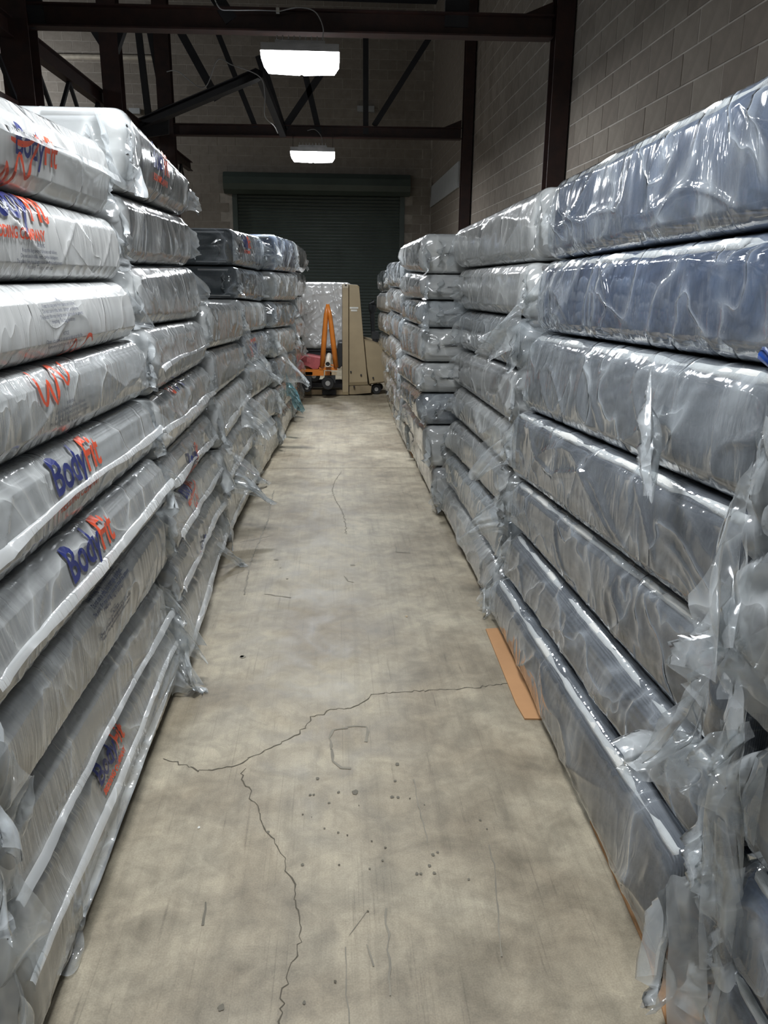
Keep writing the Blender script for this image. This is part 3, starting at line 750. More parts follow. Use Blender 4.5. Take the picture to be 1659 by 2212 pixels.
# ------------------------------------------------------------------ stacks
ORD = ['top', 'second', 'third', 'fourth', 'fifth', 'sixth', 'seventh', 'eighth', 'ninth', 'tenth', 'eleventh']
def stack(side, y0, y1, near, far, ynear_pick, depth, q, spec, who, group, cores, bags, tape=None, seam=False, flaps=(.08, .12), flapdir=.5, amp=1.0, pleat=.004, seed0=0, seam_from=0, seam_v=None):
    """near / far: pixel picks of each layer boundary, top to floor; far picks lie at y1; near picks at y = ynear_pick, or, if None, at the face's own x"""
    B = []
    n = len(far)
    for i, (a, b_) in enumerate(zip(near, far)):
        pf = at(b_[0], b_[1], y1)
        if ynear_pick is None:
            pn = atX(a[0], a[1], pf.x + (a[2] if len(a) > 2 else 0))
        else: pn = at(a[0], a[1], ynear_pick)
        t = (y0-pf.y)/(pn.y-pf.y) if abs(pn.y-pf.y) > .05 else 1
        p0 = pf + (pn-pf)*t
        B.append(((p0.x, p0.z), (pf.x, pf.z)))
    zs0 = B[-1][0][1]; 
    # the last boundary stands on the floor
    def fixz(b_, i):
        return b_
    B[-1] = ((B[-1][0][0], .012), (B[-1][1][0], .012))
    out = []
    for i in range(n-1):
        gp = .009
        top = tuple((x, z-gp/2) for x, z in B[i]); bot = tuple((x, z+gp/2) for x, z in B[i+1])
        # each mattress has its own face plane: blend its two boundaries, keep its own slight set-out
        rx = random.Random(seed0*31+i); j = [rx.uniform(-.012, .012) for _ in range(2)]
        xm = [(top[k][0]+bot[k][0])/2+j[k] for k in (0, 1)]
        tp = tuple((xm[k]+(top[k][0]-xm[k])*.45, top[k][1]) for k in (0, 1)); bt = tuple((xm[k]+(bot[k][0]-xm[k])*.45, bot[k][1]) for k in (0, 1))
        core = cores[i % len(cores)] if isinstance(cores, list) else cores
        bag = bags[i % len(bags)] if isinstance(bags, list) else bags
        m = Mattress(side, y0+rx.uniform(-.01, .02), y1+rx.uniform(-.03, .02), tp, bt, depth, seed0*13.7+i*2.31, dict(amp=amp, pleat=pleat, seam=(i in seam_v) if seam_v else (seam and i >= seam_from), sv=(seam_v or {}).get(i, .44)))
        desc = spec.get(i, None) if isinstance(spec, dict) else None
        cname = {F_WHITE: 'white', F_GREY: 'grey', F_LIGHT: 'light grey', F_SLATE: 'slate grey', F_MID: 'mid grey', F_NAVY: 'navy', F_BLACK: 'black'}[core]
        nm = 'bottom' if i == n-2 else ORD[i]
        pos = nm + (' of ' if i in (0, n-2) else ' from the top of ') + who
        lab = (desc + ', ' + pos) if desc else f'{cname} wrapped mattress, {pos}'
        fl_ = (flaps[0]*rx.uniform(.5, 1.3), flaps[1]*rx.uniform(.5, 1.3))
        e = build_mattress(m, q, lab, group, core, bag, tape, m.st['seam'] and rx.random() < .8+(q == 3), fl_, flapdir)
        out.append((m, e))
    return out

GL = 'wrapped mattresses of the printed-film row'
GR = 'clear-wrapped mattresses along the block wall'
row_l = 'printed-film row'
# ---- row with printed film (faces +X)
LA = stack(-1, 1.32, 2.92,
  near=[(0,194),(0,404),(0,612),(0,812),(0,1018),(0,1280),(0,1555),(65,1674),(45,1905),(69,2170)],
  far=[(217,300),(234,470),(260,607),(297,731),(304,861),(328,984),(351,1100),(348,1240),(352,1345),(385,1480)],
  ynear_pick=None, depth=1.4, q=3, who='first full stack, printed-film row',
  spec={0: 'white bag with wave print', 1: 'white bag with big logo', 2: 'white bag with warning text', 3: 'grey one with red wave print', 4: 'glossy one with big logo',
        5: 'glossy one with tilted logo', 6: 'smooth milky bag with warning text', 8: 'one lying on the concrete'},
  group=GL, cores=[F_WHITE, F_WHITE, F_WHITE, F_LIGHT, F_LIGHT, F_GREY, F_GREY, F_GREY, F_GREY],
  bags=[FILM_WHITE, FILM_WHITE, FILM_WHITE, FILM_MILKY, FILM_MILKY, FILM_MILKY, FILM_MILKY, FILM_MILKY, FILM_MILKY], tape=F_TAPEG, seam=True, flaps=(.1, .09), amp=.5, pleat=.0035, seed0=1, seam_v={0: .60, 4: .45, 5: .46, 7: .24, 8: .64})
LB = stack(-1, 2.98, 4.58,
  near=[(262,222),(250,412),(258,572),(311,709),(318,862),(348,1000),(352,1101),(362,1215),(372,1325),(388,1455)],
  far=[(405,378),(398,468),(405,576),(427,690),(440,787),(445,890),(452,975),(462,1050),(470,1120),(480,1195)],
  ynear_pick=2.98, depth=1.4, q=2, who='second full stack, printed-film row', spec={0: 'draped milky bag with small logo'},
  group=GL, cores=[F_LIGHT, F_GREY, F_GREY, F_LIGHT, F_LIGHT, F_GREY, F_LIGHT, F_GREY, F_LIGHT], bags=[FILM_MILKY], tape=F_TAPEG, seam=True, flaps=(.12, .10), pleat=.005, seed0=2, seam_from=3)
LC = stack(-1, 4.64, 6.0,
  near=[(432,648),(450,757),(461,862),(470,975),(478,1080),(485,1180)],
  far=[(515,655),(518,737),(521,811),(528,890),(538,975),(546,1060)],
  ynear_pick=4.64, depth=1.4, q=2, who='third full stack, printed-film row', spec={0: 'light grey pleated bag'},
  group=GL, cores=[F_LIGHT, F_GREY, F_WHITE, F_LIGHT, F_WHITE], bags=[FILM_MILKY], tape=F_TAPEG, seam=True, flaps=(.14, .20), pleat=.007, seed0=3, seam_from=2)
LD = stack(-1, 6.06, 7.55,
  near=[(495,492),(502,574),(512,646),(518,722),(526,795),(534,870),(540,945),(546,1050)],
  far=[(560,510),(564,585),(568,652),(572,712),(578,772),(584,835),(590,900),(597,960)],
  ynear_pick=6.06, depth=1.4, q=2, who='fourth full stack, printed-film row', spec={0: 'black mattress in shiny film', 1: 'black mattress in glossy film'},
  group=GL, cores=[F_BLACK, F_BLACK, F_LIGHT, F_GREY, F_LIGHT, F_GREY, F_WHITE], bags=[FILM_GLASS, FILM_GLASS, FILM_MILKY, FILM_CLEAR, FILM_MILKY, FILM_MILKY, FILM_MILKY], tape=F_TAPEG, seam=False, flaps=(.12, .18), amp=1.6, pleat=.01, seed0=4)
LE = stack(-1, 7.62, 9.05,
  near=[(590,505),(590,585),(585,650),(588,710),(590,775),(594,840),(597,900),(600,955)],
  far=[(634,520),(636,590),(632,650),(630,705),(630,760),(628,812),(626,865),(622,915)],
  ynear_pick=7.62, depth=1.4, q=2, who='fifth full stack, printed-film row', spec={},
  group=GL, cores=[F_NAVY, F_LIGHT, F_GREY, F_WHITE, F_GREY, F_LIGHT, F_WHITE], bags=[FILM_CLEAR, FILM_MILKY, FILM_CLEAR, FILM_MILKY], tape=F_TAPEG, seam=False, flaps=(.14, .16), amp=2.0, pleat=.012, seed0=5)
LF = stack(-1, 9.12, 10.7,
  near=[(636,522),(636,585),(634,640),(634,690),(632,745),(632,800),(630,850),(628,905)],
  far=[(654,535),(655,590),(652,640),(650,685),(648,730),(648,775),(648,820),(648,866)],
  ynear_pick=9.12, depth=1.4, q=1, who='sixth full stack, printed-film row', spec={},
  group=GL, cores=[F_GREY, F_LIGHT, F_GREY, F_WHITE], bags=[FILM_MILKY], tape=None, seam=False, flaps=(.14, .16), amp=2.0, pleat=.012, seed0=6)
# start of the row, beside the viewpoint: only its far end and loose film show
LZ = stack(-1, -.6, 1.02,
  near=[(-900,1300),(-900,1600),(-900,1950),(-900,2250),(-900,2500)],
  far=[(-60,1560),(-62,1740),(-40,1960),(-10,2200),(0,2420)],
  ynear_pick=.5, depth=1.3, q=2, who='short stack at the start of the printed-film row', spec={},
  group=GL, cores=[F_GREY], bags=[FILM_MILKY], tape=F_TAPEG, seam=True, flaps=(0, .30), flapdir=.25, seed0=7) if False else None

# ---- row along the block wall (faces -X)
RA = stack(1, 1.45, 3.58,
  near=[(1659,143,-.10),(1659,494,-.06),(1659,794,-.05),(1636,1116,-.02),(1596,1398,0),(1512,1597,0),(1485,1850,0),(1425,2110,0)],
  far=[(1208,389),(1183,563),(1165,718),(1124,886),(1115,1029),(1119,1140),(1079,1243),(1061,1330)],
  ynear_pick=None, depth=1.25, q=3, who='first full stack, block-wall row',
  spec={0: 'navy mattress with long fold', 1: 'deep navy mattress, lit white edges', 2: 'slate mattress with bright glare', 3: 'slate mattress with lit white edge', 4: 'sagging slate mattress', 5: 'sagging mid grey mattress', 6: 'one resting on cardboard'},
  group=GR, cores=[F_NAVY, F_NAVY, F_SLATE, F_SLATE, F_SLATE, F_SLATE, F_SLATE], bags=[FILM_CLEAR, FILM_GLASS, FILM_CLEAR, FILM_GLASS, FILM_GLASS, FILM_GLASS, FILM_GLASS], tape=F_TAPE, flaps=(.16, .10), amp=1.2, pleat=.003, seed0=11)
RB = stack(1, 3.66, 5.32,
  near=[(1192,398),(1160,565),(1134,687),(1122,801),(1110,921),(1106,1020),(1105,1120),(1088,1225),(1052,1322)],
  far=[(985,494),(990,580),(1004,669),(997,755),(988,832),(981,903),(974,975),(966,1045),(960,1112)],
  ynear_pick=3.66, depth=1.25, q=2, who='second full stack, block-wall row', spec={0: 'light grey bag bulging high'},
  group=GR, cores=[F_LIGHT, F_LIGHT, F_LIGHT, F_MID, F_LIGHT, F_MID, F_LIGHT, F_MID], bags=[FILM_MILKY, FILM_MILKY, FILM_CLEAR, FILM_MILKY], tape=F_TAPEG, flaps=(.13, .12), amp=1.5, pleat=.004, seed0=12)
RC = stack(1, 5.40, 7.20,
  near=[(921,503),(923,592),(920,648),(916,709),(911,783),(909,850),(915,920),(932,1010),(957,1105)],
  far=[(875,525),(876,586),(875,644),(875,694),(872,764),(870,817),(874,865),(884,915),(898,985)],
  ynear_pick=5.40, depth=1.25, q=2, who='third full stack, block-wall row', spec={0: 'grey bag with crumpled end'},
  group=GR, cores=[F_WHITE, F_LIGHT, F_LIGHT, F_LIGHT, F_LIGHT, F_MID, F_LIGHT, F_MID], bags=[FILM_MILKY, FILM_MILKY, FILM_CLEAR], tape=None, flaps=(.14, .14), flapdir=.1, amp=1.8, pleat=.006, seed0=13)
RD = stack(1, 7.28, 9.0,
  near=[(874,560),(874,625),(872,685),(870,745),(868,800),(868,855),(876,915),(896,980)],
  far=[(841,566),(842,620),(842,670),(842,720),(843,765),(845,812),(850,860),(862,915)],
  ynear_pick=7.28, depth=1.25, q=2, who='fourth full stack, block-wall row', spec={},
  group=GR, cores=[F_LIGHT, F_GREY, F_LIGHT, F_LIGHT, F_WHITE, F_LIGHT, F_LIGHT], bags=[FILM_CLEAR, FILM_MILKY], tape=None, flaps=(.14, .14), flapdir=.3, amp=2.0, pleat=.010, seed0=14)
RE = stack(1, 9.08, 10.75,
  near=[(847,577),(847,630),(847,680),(848,730),(848,780),(849,825),(848,870),(860,912)],
  far=[(822,585),(820,632),(820,672),(822,715),(826,755),(831,795),(834,830),(840,868)],
  ynear_pick=9.08, depth=1.25, q=1, who='fifth full stack, block-wall row', spec={},
  group=GR, cores=[F_LIGHT, F_WHITE, F_WHITE, F_WHITE, F_LIGHT, F_MID, F_MID], bags=[FILM_CLEAR, FILM_WHITE, FILM_WHITE], tape=None, flaps=(.10, .06), flapdir=.1, amp=1.2, pleat=.008, seed0=15)
ZR = [(.90, 1.98), (.88, 1.66), (.86, 1.36), (.84, 1.06), (.83, .78), (.82, .50), (.81, .25), (.80, .012)]
RZ = []; LZ = []
who = 'short stack starting the block-wall row'
for i in range(7):
    c = [F_NAVY, F_SLATE, F_SLATE, F_NAVY, F_SLATE, F_NAVY, F_SLATE][i]
    (xa, za), (xb, zb_) = ZR[i], ZR[i+1]
    m = Mattress(1, .1, 1.30, ((xa, za-.004),)*2, ((xb, zb_+.004),)*2, 1.25, 200+i*3.1, dict(amp=1.5, pleat=.003))
    RZ.append(m); RZ[-1] = (m, build_mattress(m, 3, f"{['navy','slate','dark slate','deep navy','grey-blue','blackish navy','dark'][i]} wrapped mattress, {'bottom' if i == 6 else ORD[i]} {'of' if i in (0, 6) else 'from the top of'} {who}", GR, c, FILM_GLASS, F_TAPE, False, (0, .10), .45))
# matching start of the printed-film row
ZL = [(-.80, .98), (-.79, .74), (-.77, .50), (-.75, .26), (-.74, .012)]
for i in range(4):
    (xa, za), (xb, zb_) = ZL[i], ZL[i+1]
    m = Mattress(-1, -.3, 1.26, ((xa, za-.004),)*2, ((xb, zb_+.004),)*2, 1.3, 300+i*3.1, dict(amp=1.2, pleat=.004, seam=True))
    LZ.append(m); LZ[-1] = (m, build_mattress(m, 2, f"grey wrapped mattress with loose film end, {'bottom' if i == 3 else ORD[i]} {'of' if i in (0, 3) else 'from top of'} short stack, printed-film row", GL, F_GREY, FILM_MILKY, F_TAPEG, True, (0, .12), .4))

# ---- prints on the film
def on(me, px, py):
    m, e = me; p = atX(px, py, float(m.xf((m.y0+m.y1)/2, .5))); 
    p = atX(px, py, float(m.xf(p.y, .5))-m.side*.02); return p.y, p.z
m, e = LA[0]; y, z = on(LA[0], 30, 345); wave(m, e, y, z, .26)
y, z = on(LA[0], 75, 318); logo(m, e, y-.02, z-.035, .62, sub=False)
m, e = LA[1]; y, z = on(LA[1], 45, 452); logo(m, e, y-.02, z-.02, .85)
y, z = on(LA[1], 80, 535); warn(m, e, y, z, .0135)
m, e = LA[2]; y, z = on(LA[2], 125, 650); warn(m, e, y, z, .0135)
y, z = on(LA[2], 165, 752); ribbon_from_line(m, [(y-.16, z-.045), (y-.07, z-.01), (y-.03, z+.025), (y, z-.005), (y+.03, z-.02), (y+.06, z+.02), (y+.09, z+.03), (y+.13, z+.01)], .010, 'wave_print', INK_RED, e)
m, e = LA[3]; y, z = on(LA[3], 120, 803); wave(m, e, y, z, .27)
y, z = on(LA[3], 146, 870); warn(m, e, y, z, .013)
m, e = LA[4]; y, z = on(LA[4], 165, 985); logo(m, e, y, float(m.zt(y))-.095, .8)
m, e = LA[5]; y, z = on(LA[5], 195, 1150); logo(m, e, y, float(m.zt(y))-.09, .78)
m, e = LA[6]; y, z = on(LA[6], 236, 1250); warn(m, e, y, z, .0155, .0004)
m, e = LA[8]; y, z = on(LA[8], 240, 1560); logo(m, e, y, float(m.zt(y))-.062, .55)
m, e = LB[0]; y, z = on(LB[0], 342, 372); logo(m, e, y, z, .85)
m, e = LB[4]; y, z = on(LB[4], 385, 815); logo(m, e, y, z+.03, .8, flip=-1, sub=False)
m, e = LB[5]; y, z = on(LB[5], 412, 1000); logo(m, e, y, z, .75)
m, e = LB[6]; y, z = on(LB[6], 408, 1060); logo(m, e, y, z, .6); y, z = on(LB[6], 410, 1085); wave(m, e, y+.1, z, .2)
m, e = LB[7]; y, z = on(LB[7], 425, 1180); logo(m, e, y, z, .8, flip=-1, sub=False)
m, e = LD[0]; y, z = on(LD[0], 533, 535); logo(m, e, y, z, .8)
m, e = LD[3]; y, z = on(LD[3], 545, 745); logo(m, e, y, z, .8, flip=-1)
# hand-written mark on the navy mattress
m, e = RA[0]
y, z = on(RA[0], 1310, 440)
for dy in (.05, .02, -.02): ribbon_from_line(m, [(y+dy, z+.05), (y+dy+.004, z+.01), (y+dy-.003, z-.05)], .003, 'pen_mark', INK_DARK, e)
ribbon_from_line(m, [(y-.02, z+.05), (y-.045, z+.06), (y-.055, z+.03), (y-.04, z+.005)], .003, 'pen_mark', INK_DARK, e)
print_text(m, 'A', .001, y, z, INK_DARK, e) if False else None
# blue tape on the second one
m, e = RA[1]; p = at(1690, 765, 1.56)
MB().tube([(p.x-.02, p.y-.05, p.z-.03), (p.x-.03, p.y, p.z), (p.x-.02, p.y+.02, p.z+.05)], [.012, .02, .010], 8).build('blue_tape', BLUE, e, True)

# larger loose film pieces seen in the photo
def loose(me, px, py, Y, out, h, L_, seed, mat=FILM_FLAP, **k):
    flap(me[1], at(px, py, Y), out, h, L_, seed, mat, (22, 22), 'loose_film', **k)
loose(LC[3], 478, 1000, 5.0, (.9, -.35, -.1), .30, .30, 5.1, crump=.05)
loose(LC[4], 490, 1050, 4.9, (.95, -.1, .0), .12, .28, 6.2, crump=.04, gather=.8)
loose(LC[2], 520, 880, 5.6, (.9, -.2, -.3), .30, .24, 8.2, crump=.05)
loose(LB[8], 420, 1175, 4.2, (.9, .5, -.2), .20, .28, 7.7, crump=.05, gather=.8)
loose(LA[7], 352, 1330, 2.9, (.75, .3, -.5), .26, .16, 9.3, crump=.04)
loose(LA[8], 366, 1430, 2.85, (.7, .2, -.3), .30, .13, 3.3, crump=.04)
loose(LD[3], 530, 760, 6.3, (.9, -.3, -.3), .30, .25, 12.1, crump=.05)
loose(LE[4], 600, 780, 7.8, (.9, -.3, -.3), .40, .28, 13.1, crump=.05)
loose(LE[5], 618, 830, 8.2, (.8, -.5, -.5), .25, .16, 15.1, TEAL, crump=.03)
loose(LF[6], 630, 860, 9.4, (.9, -.3, -.3), .22, .16, 14.1, TEAL, crump=.03)
loose(RA[4], 1600, 1180, 1.42, (-.5, -.3, -.6), .34, .20, 21.1, crump=.05)
loose(RA[5], 1520, 1560, 1.42, (-.9, -.25, -.1), .26, .20, 22.1, crump=.05, droop=.02)
loose(RA[3], 1400, 850, 1.95, (-.25, -.9, -.45), .16, .26, 23.1, crump=.02)
loose(RB[2], 1125, 700, 3.62, (-.35, .9, -.2), .26, .35, 24.1, crump=.04)
loose(RB[4], 1120, 930, 3.64, (-.4, .7, -.4), .28, .30, 25.1, crump=.04)
loose(RB[6], 1100, 1100, 3.62, (-.5, .6, -.3), .28, .25, 26.1, crump=.04)

def drape(me, corners, seed, crump=.02, n=26, mat=FILM_FLAP, name='loose_film'):
    """hanging sheet of loose film between four points (px, py, distance), folded and creased"""
    A, B_, C_, D_ = [at(*c) for c in corners]; V = []
    nr = (B_-A).cross(D_-A).normalized()
    for i in range(n):
        for j in range(n):
            u, v = i/(n-1), j/(n-1); u2 = u+.05*float(vn(v*5, seed, 1)-.5)*2; v2 = v+.05*float(vn(u*5, seed, 2)-.5)*2
            p = A*(1-u2)*(1-v2)+B_*u2*(1-v2)+C_*u2*v2+D_*(1-u2)*v2
            k = float(rdg(vn(u*2.5+v*1.2, v*1.1, seed+3), 3))*1.6+float(vn(u*2, v*2, seed+5))*1.5+.5*float(rdg(vn(u*1.5-v*2, v*3, seed+6), 6))-1.2
            p = p+nr*crump*k
            if p.z < .008: p.z = .008
            V.append(p)
    return mesh_obj(name, V, [(i*n+j, (i+1)*n+j, (i+1)*n+j+1, i*n+j+1) for i in range(n-1) for j in range(n-1)], mat, me[1], True)
drape(LZ[1], [(-40,1580,1.36),(75,1690,1.38),(66,1790,1.38),(-40,1880,1.34)], 1.1)
drape(LZ[2], [(-60,1790,1.30),(108,1985,1.34),(70,2200,1.36),(-60,2320,1.30)], 2.1, .025)
drape(LZ[3], [(-40,2000,1.30),(112,1995,1.33),(85,2110,1.36),(-40,2330,1.30)], 3.1, .03)
drape(LA[8], [(150,1960,1.62),(196,1925,1.66),(180,2090,1.56),(62,2165,1.47)], 4.1, .02)
drape(LA[8], [(358,1372,2.90),(392,1430,2.86),(188,1975,1.64),(100,1985,1.62)], 14.1, .012, 40)
drape(LB[0], [(196,236,2.96),(288,275,3.14),(318,430,3.08),(240,395,2.95)], 16.1, .018, 34)
drape(RA[3], [(1625,930,1.46),(1690,900,1.30),(1690,1440,1.25),(1590,1250,1.44)], 5.1, .03)
drape(RZ[4], [(1600,1240,1.36),(1700,1200,1.2),(1700,1640,1.2),(1555,1480,1.36)], 6.1, .03)
drape(RZ[5], [(1480,1610,1.36),(1620,1560,1.30),(1560,1760,1.30),(1420,1690,1.36)], 7.1, .04)
drape(RZ[5], [(1530,1560,1.33),(1600,1540,1.28),(1600,1960,1.26),(1500,1900,1.33)], 8.1, .03)
drape(RZ[6], [(1440,1905,1.36),(1515,1898,1.36),(1530,2260,1.28),(1440,2260,1.30)], 9.1, .02)
drape(RZ[6], [(1520,1760,1.30),(1570,1780,1.28),(1640,2140,1.20),(1510,2090,1.27)], 10.1, .03)

# ------------------------------------------------------------------ cardboard sheets under the block-wall row
def sheet(pts, label, t=.006):
    P_ = [fl(*p) for p in pts]; n = len(P_)
    v = [(p.x, p.y, .001) for p in P_]+[(p.x, p.y, .001+t) for p in P_]
    o = mesh_obj('cardboard_sheet', v, [tuple(range(n))[::-1], tuple(range(n, 2*n))]+[(i, (i+1) % n, n+(i+1) % n, n+i) for i in range(n)], CARD)
    return tag(o, label, 'cardboard', 'cardboard sheets under the mattresses')
sheet([(1049,1361),(1076,1359),(1170,1520),(1176,1556),(1133,1555),(1114,1522)], 'brown cardboard piece poking out beside the floor crack')
sheet([(1274,1776),(1300,1790),(1480,2120),(1560,2330),(1470,2330),(1395,2055)], 'long brown cardboard strip under the first block-wall stack')
sheet([(846,893),(856,893),(905,975),(912,989),(891,989)], 'pale cardboard strip far down the aisle by the third stack')

# ------------------------------------------------------------------ beige walkie stacker
TY = 11.2
tk = empty('pallet_truck', (fl(785, 855).x, TY+.35, 0))
def X_(px, Y=TY): return at(px, 750, Y).x
def Z_(py, Y=TY): return at(740, py, Y).z
def pz(pts, Y=TY): return [(at(x, y, Y).x, max(.012, at(x, y, Y).z)) for x, y in pts]
def chprism(pts, y0, y1, name, mat, parent, c=.02):
    """prism with softened long edges"""
    n = len(pts); cx = sum(p[0] for p in pts)/n; cz = sum(p[1] for p in pts)/n
    def ins(k): return [(cx+(x-cx)*(1-k), cz+(z-cz)*(1-k)) for x, z in pts]
    rings = [(y0, ins(.06)), (y0+c, pts), (y1-c, pts), (y1, ins(.06))]
    v = [(x, y, z) for y, r in rings for x, z in r]; f = [tuple(range(n)), tuple(range(3*n, 4*n))[::-1]]
    for k in range(3):
        for i in range(n): f.append((k*n+(i+1) % n, k*n+i, (k+1)*n+i, (k+1)*n+(i+1) % n))
    return mesh_obj(name, v, f, mat, parent)
S = lambda L_: [(600+x/6.38, 560+y/6.38) for x, y in L_]
chprism(pz(S([(890,345),(975,345),(975,1890),(890,1890)])), TY, TY+.75, 'mast_cover', BEIGE, tk, .015)
chprism(pz(S([(980,350),(1105,358),(1125,380),(1185,1110),(1245,1735),(980,1745)])), TY+.02, TY+.73, 'side_panel', BEIGE, tk, .02)
chprism(pz(S([(1190,1108),(1300,1135),(1440,1185),(1462,1300),(1488,1560),(1488,1705),(1262,1735),(1225,1500)])), TY+.03, TY+.72, 'drive_cover', BEIGE, tk, .04)
chprism(pz(S([(980,1750),(1240,1740),(1300,1760),(1290,1850),(1060,1885),(980,1885)])), TY+.04, TY+.71, 'base_skirt', BEIGE2, tk, .02)
MB().box((X_(739.5)-.01, TY+.05, .05), (X_(797), TY+.7, .12)).build('chassis', STEEL_DK, tk)
def wheel(px, py, rpx, y0, wd, name, parent, mat=BLACK, hub=METAL):
    c = at(px, py, y0); r = rpx/157.0
    z = max(c.z, r+.001)
    o = MB().tube([(c.x, y0, z), (c.x, y0+.012, z), (c.x, y0+wd-.012, z), (c.x, y0+wd, z)], [r*.88, r, r, r*.88], 22).build(name, mat, parent, False)
    MB().tube([(c.x, y0-.008, z), (c.x, y0+.01, z)], r*.38, 12).build('hub', hub, o)
    return o
wheel(813, 842, 11.5, TY+.15, .10, 'drive_wheel', tk)
wheel(820, 846, 8, TY+.55, .06, 'support_wheel', tk)
for yy in (TY+.08, TY+.50):
    MB().box((X_(640), yy, Z_(839)), (X_(741), yy+.16, Z_(832))).build('fork', STEEL_DK, tk)
    wheel(655, 850, 5, yy+.04, .08, 'load_roller', tk)
for a, b_, mt in ((656, 669, BEIGE2), (671, 694, WOOD), (696, 724, STEEL_DK), (726, 741, BEIGE2)):
    MB().box((X_(a), TY+.02, .012), (X_(b_), TY+.07, Z_(843))).build('outrigger_block', mt, tk)
# tiller
tl = MB(); tl.tube([at(811,744,TY+.3), at(811,728,TY+.3), at(806,715,TY+.3), at(805,690,TY+.3), at(804,668,TY+.3)], [.035,.05,.03,.035,.03], 8); tl.build('tiller_arm', BLACKP, tk)
MB().box(at(803,716,TY+.25), at(817,731,TY+.38)).build('tiller_joint', BLACKP, tk)
MB().tube([at(804,676,TY+.3), at(801,668,TY+.28), at(801,658,TY+.28), at(805,652,TY+.3), at(809,660,TY+.32), at(808,674,TY+.32)], .032, 8).build('tiller_handle', BLACKP, tk)
for k, (w_, yy) in enumerate(((116, 0), (84, 8))):
    p = at(755.5+(0 if not k else 2.5), 665+k*5.5, TY+.016); MB().box((p.x, TY+.014, p.z-.012), (p.x+w_/6.38/157, TY+.019, p.z+.012)).build('white_lettering', STICK, tk)
for x, y in ((747,616),(765,835),(758,803),(780,810),(806,816)):
    p = at(x, y, TY+.016); MB().tube([(p.x, TY-.003, p.z), (p.x, TY+.02, p.z)], .012, 8).build('bolt', STEEL_DK, tk)
tag(tk, 'beige electric stacker truck standing crosswise at the aisle end', 'truck')
# backrest pad hung on the mast
bp = chprism(pz(S([(825,1160),(850,1145),(888,1145),(888,1470),(850,1510),(822,1500),(818,1300)]), TY+.1), TY+.1, TY+.6, 'seat_cushion', BLACKP, None, .03)
tag(bp, 'dark grey upright pad leaning on the beige mast', 'pad')

# ---- orange cart / hand truck in front of the forks
OY = TY-.32
oc = empty('hand_cart', (at(690, 800, OY).x, OY+.2, 0))
def T(L_, Y=OY): return [at(600+x/6.38, 560+y/6.38, Y) for x, y in L_]
fr = MB()
MB().tube(T([(688,620),(665,760),(640,1100),(612,1480)]), [.02, .03, .036, .034], 8).build('handle_leg', ORANGE, oc, True)
MB().tube(T([(690,620),(720,780),(765,1150),(803,1490)]), [.02, .03, .036, .034], 8).build('handle_leg', ORANGE, oc, True)
MB().box(T([(570,1488)])[0], T([(820,1522)], OY+.06)[0]).build('cross_bar', ORANGE, oc)
MB().tube(T([(620,1470),(690,1440),(790,1475)]), .012, 6).build('linkage', ORANGE, oc)
MB().box(T([(330,1520)])[0], T([(640,1548)], OY+.5)[0]).build('deck', ORANGE, oc)
MB().box(T([(320,1553)])[0], T([(480,1592)], OY+.04)[0]).build('side_board', WOOD, oc)
MB().box(T([(720,1556)])[0], T([(812,1592)], OY+.04)[0]).build('side_board', WOOD, oc)
MB().box(T([(650,1545)])[0], T([(740,1600)], OY+.05)[0]).build('bracket', ORANGE, oc)
MB().box(T([(645,1600)])[0], T([(795,1690)], OY+.1)[0]).build('caster_fork', BLACKP, oc)
MB().box(T([(360,1600)])[0], T([(470,1760)], OY+.1)[0]).build('caster_fork', BLACKP, oc)
wheel(708, 828, 14, OY-.02, .05, 'caster_wheel', oc)
wheel(678, 812, 13.5, OY+.12, .05, 'caster_wheel', oc)
wheel(663, 838, 9.5, OY+.02, .05, 'caster_wheel', oc)
tag(oc, 'orange hand cart with A-shaped handle and black casters beside the beige truck', 'cart')
tb = empty('cardboard_tube', at(710, 780, OY-.1))
p0, p1 = at(708, 787, OY-.16), at(711, 768, OY+.25)
n = 16; v = []
for (p, r) in ((p0, .037), (p1, .037), (p1, .030), (p0, .030)):
    for k in range(n): t = 2*math.pi*k/n; v.append((p.x+r*math.cos(t), p.y, p.z+r*math.sin(t)))
f = [(a*n+k, a*n+(k+1) % n, ((a+1) % 4)*n+(k+1) % n, ((a+1) % 4)*n+k) for a in range(4) for k in range(n)]
mesh_obj('wall', v, f, PIPEW, tb, True)
MB().tube([(p0.x, p0.y+.02, p0.z), (p0.x, p0.y+.03, p0.z)], .030, 12).build('bore_shade', BLACK, tb)  # black disc standing in for the shade inside the open tube
tag(tb, 'pale cardboard tube with dark open end lying on the orange cart', 'tube')
# pink folded cloth on the cart deck
prof = pz(S([(290,1410),(310,1380),(365,1335),(420,1330),(600,1362),(598,1440),(560,1515),(490,1520),(420,1480),(340,1455)]), OY+.05)
ck = chprism(prof, OY+.05, OY+.45, 'folded_blanket', PINK, None, .05)
tag(ck, 'dusty pink folded moving blanket on the orange cart deck', 'blanket')
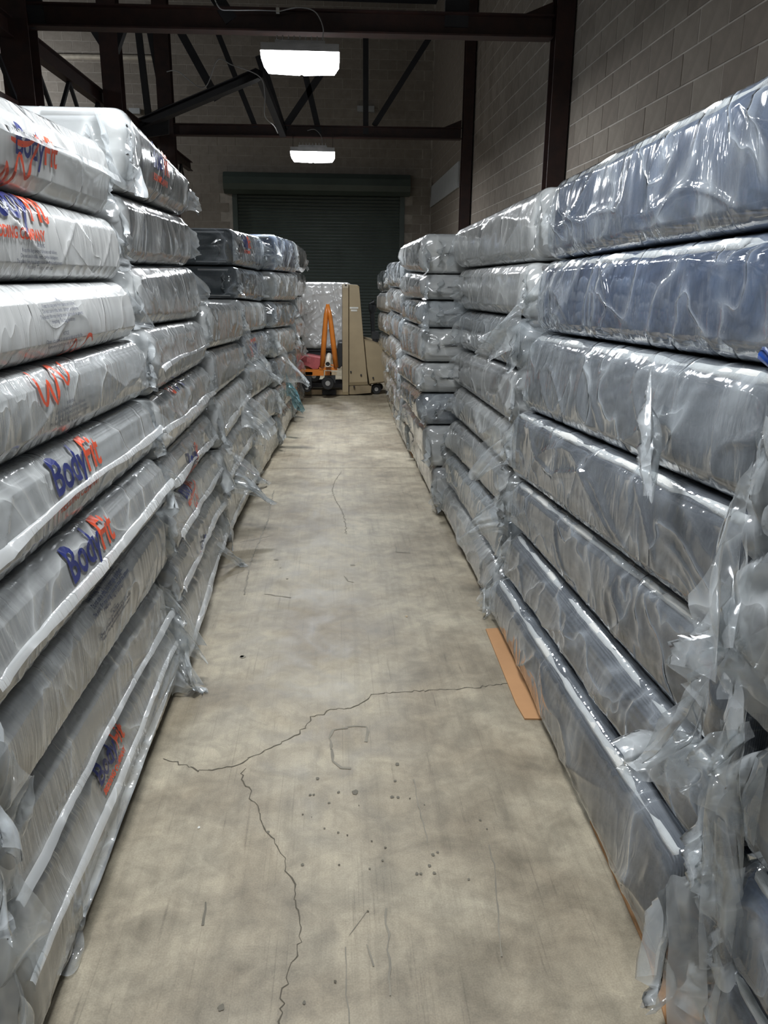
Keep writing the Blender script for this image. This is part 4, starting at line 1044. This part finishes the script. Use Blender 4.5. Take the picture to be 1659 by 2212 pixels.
# big wrapped bundle behind the orange handle
BY = 11.95
q0, q1 = at(652, 755, BY), at(762, 611, BY)
wbn = empty('wrapped_bundle', ((q0.x+q1.x)/2, BY+.4, q0.z))
def rr_grid(x0, x1, z0, z1, y0, y1, r, amp, seed, nn=46):
    U, Vv = np.meshgrid(np.linspace(-1, 1, nn), np.linspace(-1, 1, nn), indexing='ij')
    hx, hz = (x1-x0)/2, (z1-z0)/2; cx, cz = (x0+x1)/2, (z0+z1)/2
    X = U*hx; Z = Vv*hz; ex = np.maximum(0, np.abs(X)-(hx-r)); ez = np.maximum(0, np.abs(Z)-(hz-r)); e = np.minimum(1, np.sqrt(ex**2+ez**2)/r)
    dep = r*(1-np.sqrt(1-e**2)); s_ = np.where(np.sqrt(ex**2+ez**2) > r, r/np.maximum(1e-6, np.sqrt(ex**2+ez**2)), 1)
    X = np.sign(X)*(np.minimum(np.abs(X), hx-r)+ex*s_); Z = np.sign(Z)*(np.minimum(np.abs(Z), hz-r)+ez*s_)
    y = y0+dep-amp*rdg(vn(U*6+Vv*1.5, Vv*2.2, seed), 4)-amp*.6*rdg(vn(U*3-Vv*4, Vv*4, seed+2), 6)*(1-e)
    V = np.stack([cx+X, y, cz+Z], -1).reshape(-1, 3).tolist(); F = [(i*nn+j, (i+1)*nn+j, (i+1)*nn+j+1, i*nn+j+1) for i in range(nn-1) for j in range(nn-1)]
    ring = [i*nn for i in range(nn)]+[(nn-1)*nn+j for j in range(1, nn)]+[i*nn+nn-1 for i in range(nn-2, -1, -1)]+[j for j in range(nn-2, 0, -1)]
    b0 = len(V); V += [(V[k][0], y1, V[k][2]) for k in ring]; n_ = len(ring)
    F += [(ring[(k+1) % n_], ring[k], b0+k, b0+(k+1) % n_) for k in range(n_)]+[tuple(b0+k for k in range(n_))]
    return V, F
V, F = rr_grid(q0.x+.02, q1.x-.02, q0.z+.02, q1.z-.02, BY+.03, BY+.78, .06, 0, 1, 14); mesh_obj('core', V, F, F_WHITE, wbn, True)
V, F = rr_grid(q0.x, q1.x, q0.z, q1.z, BY, BY+.8, .08, .03, 5.5, 60); mesh_obj('plastic_bag', V, F, BUNDLEF, wbn, True)
flap(wbn, Vector((q0.x+.06, BY+.01, q1.z-.03)), (-.6, -.3, .4), .12, .12, 4.4, FILM_FLAP, (8, 8), 'bag_end')
tag(wbn, 'white film-wrapped upright bundle behind the orange cart handle', 'bundle')
pb = empty('pallet', (wbn.location.x, BY+.4, 0))
for k in range(3): MB().box((q0.x+.06, BY+.03+k*.33, q0.z-.10), (q1.x-.02, BY+.13+k*.33, q0.z-.02)).build('bearer', STEEL_DK, pb)
MB().box((q0.x+.04, BY, q0.z-.022), (q1.x, BY+.8, q0.z-.002)).build('deck', STEEL_DK, pb)
for x in (q0.x+.12, q1.x-.12):
    for y in (BY+.08, BY+.7): MB().box((x-.03, y-.03, 0), (x+.03, y+.03, q0.z-.10)).build('leg', STEEL_DK, pb)
tag(pb, 'dark low table frame carrying the white wrapped bundle', 'table')
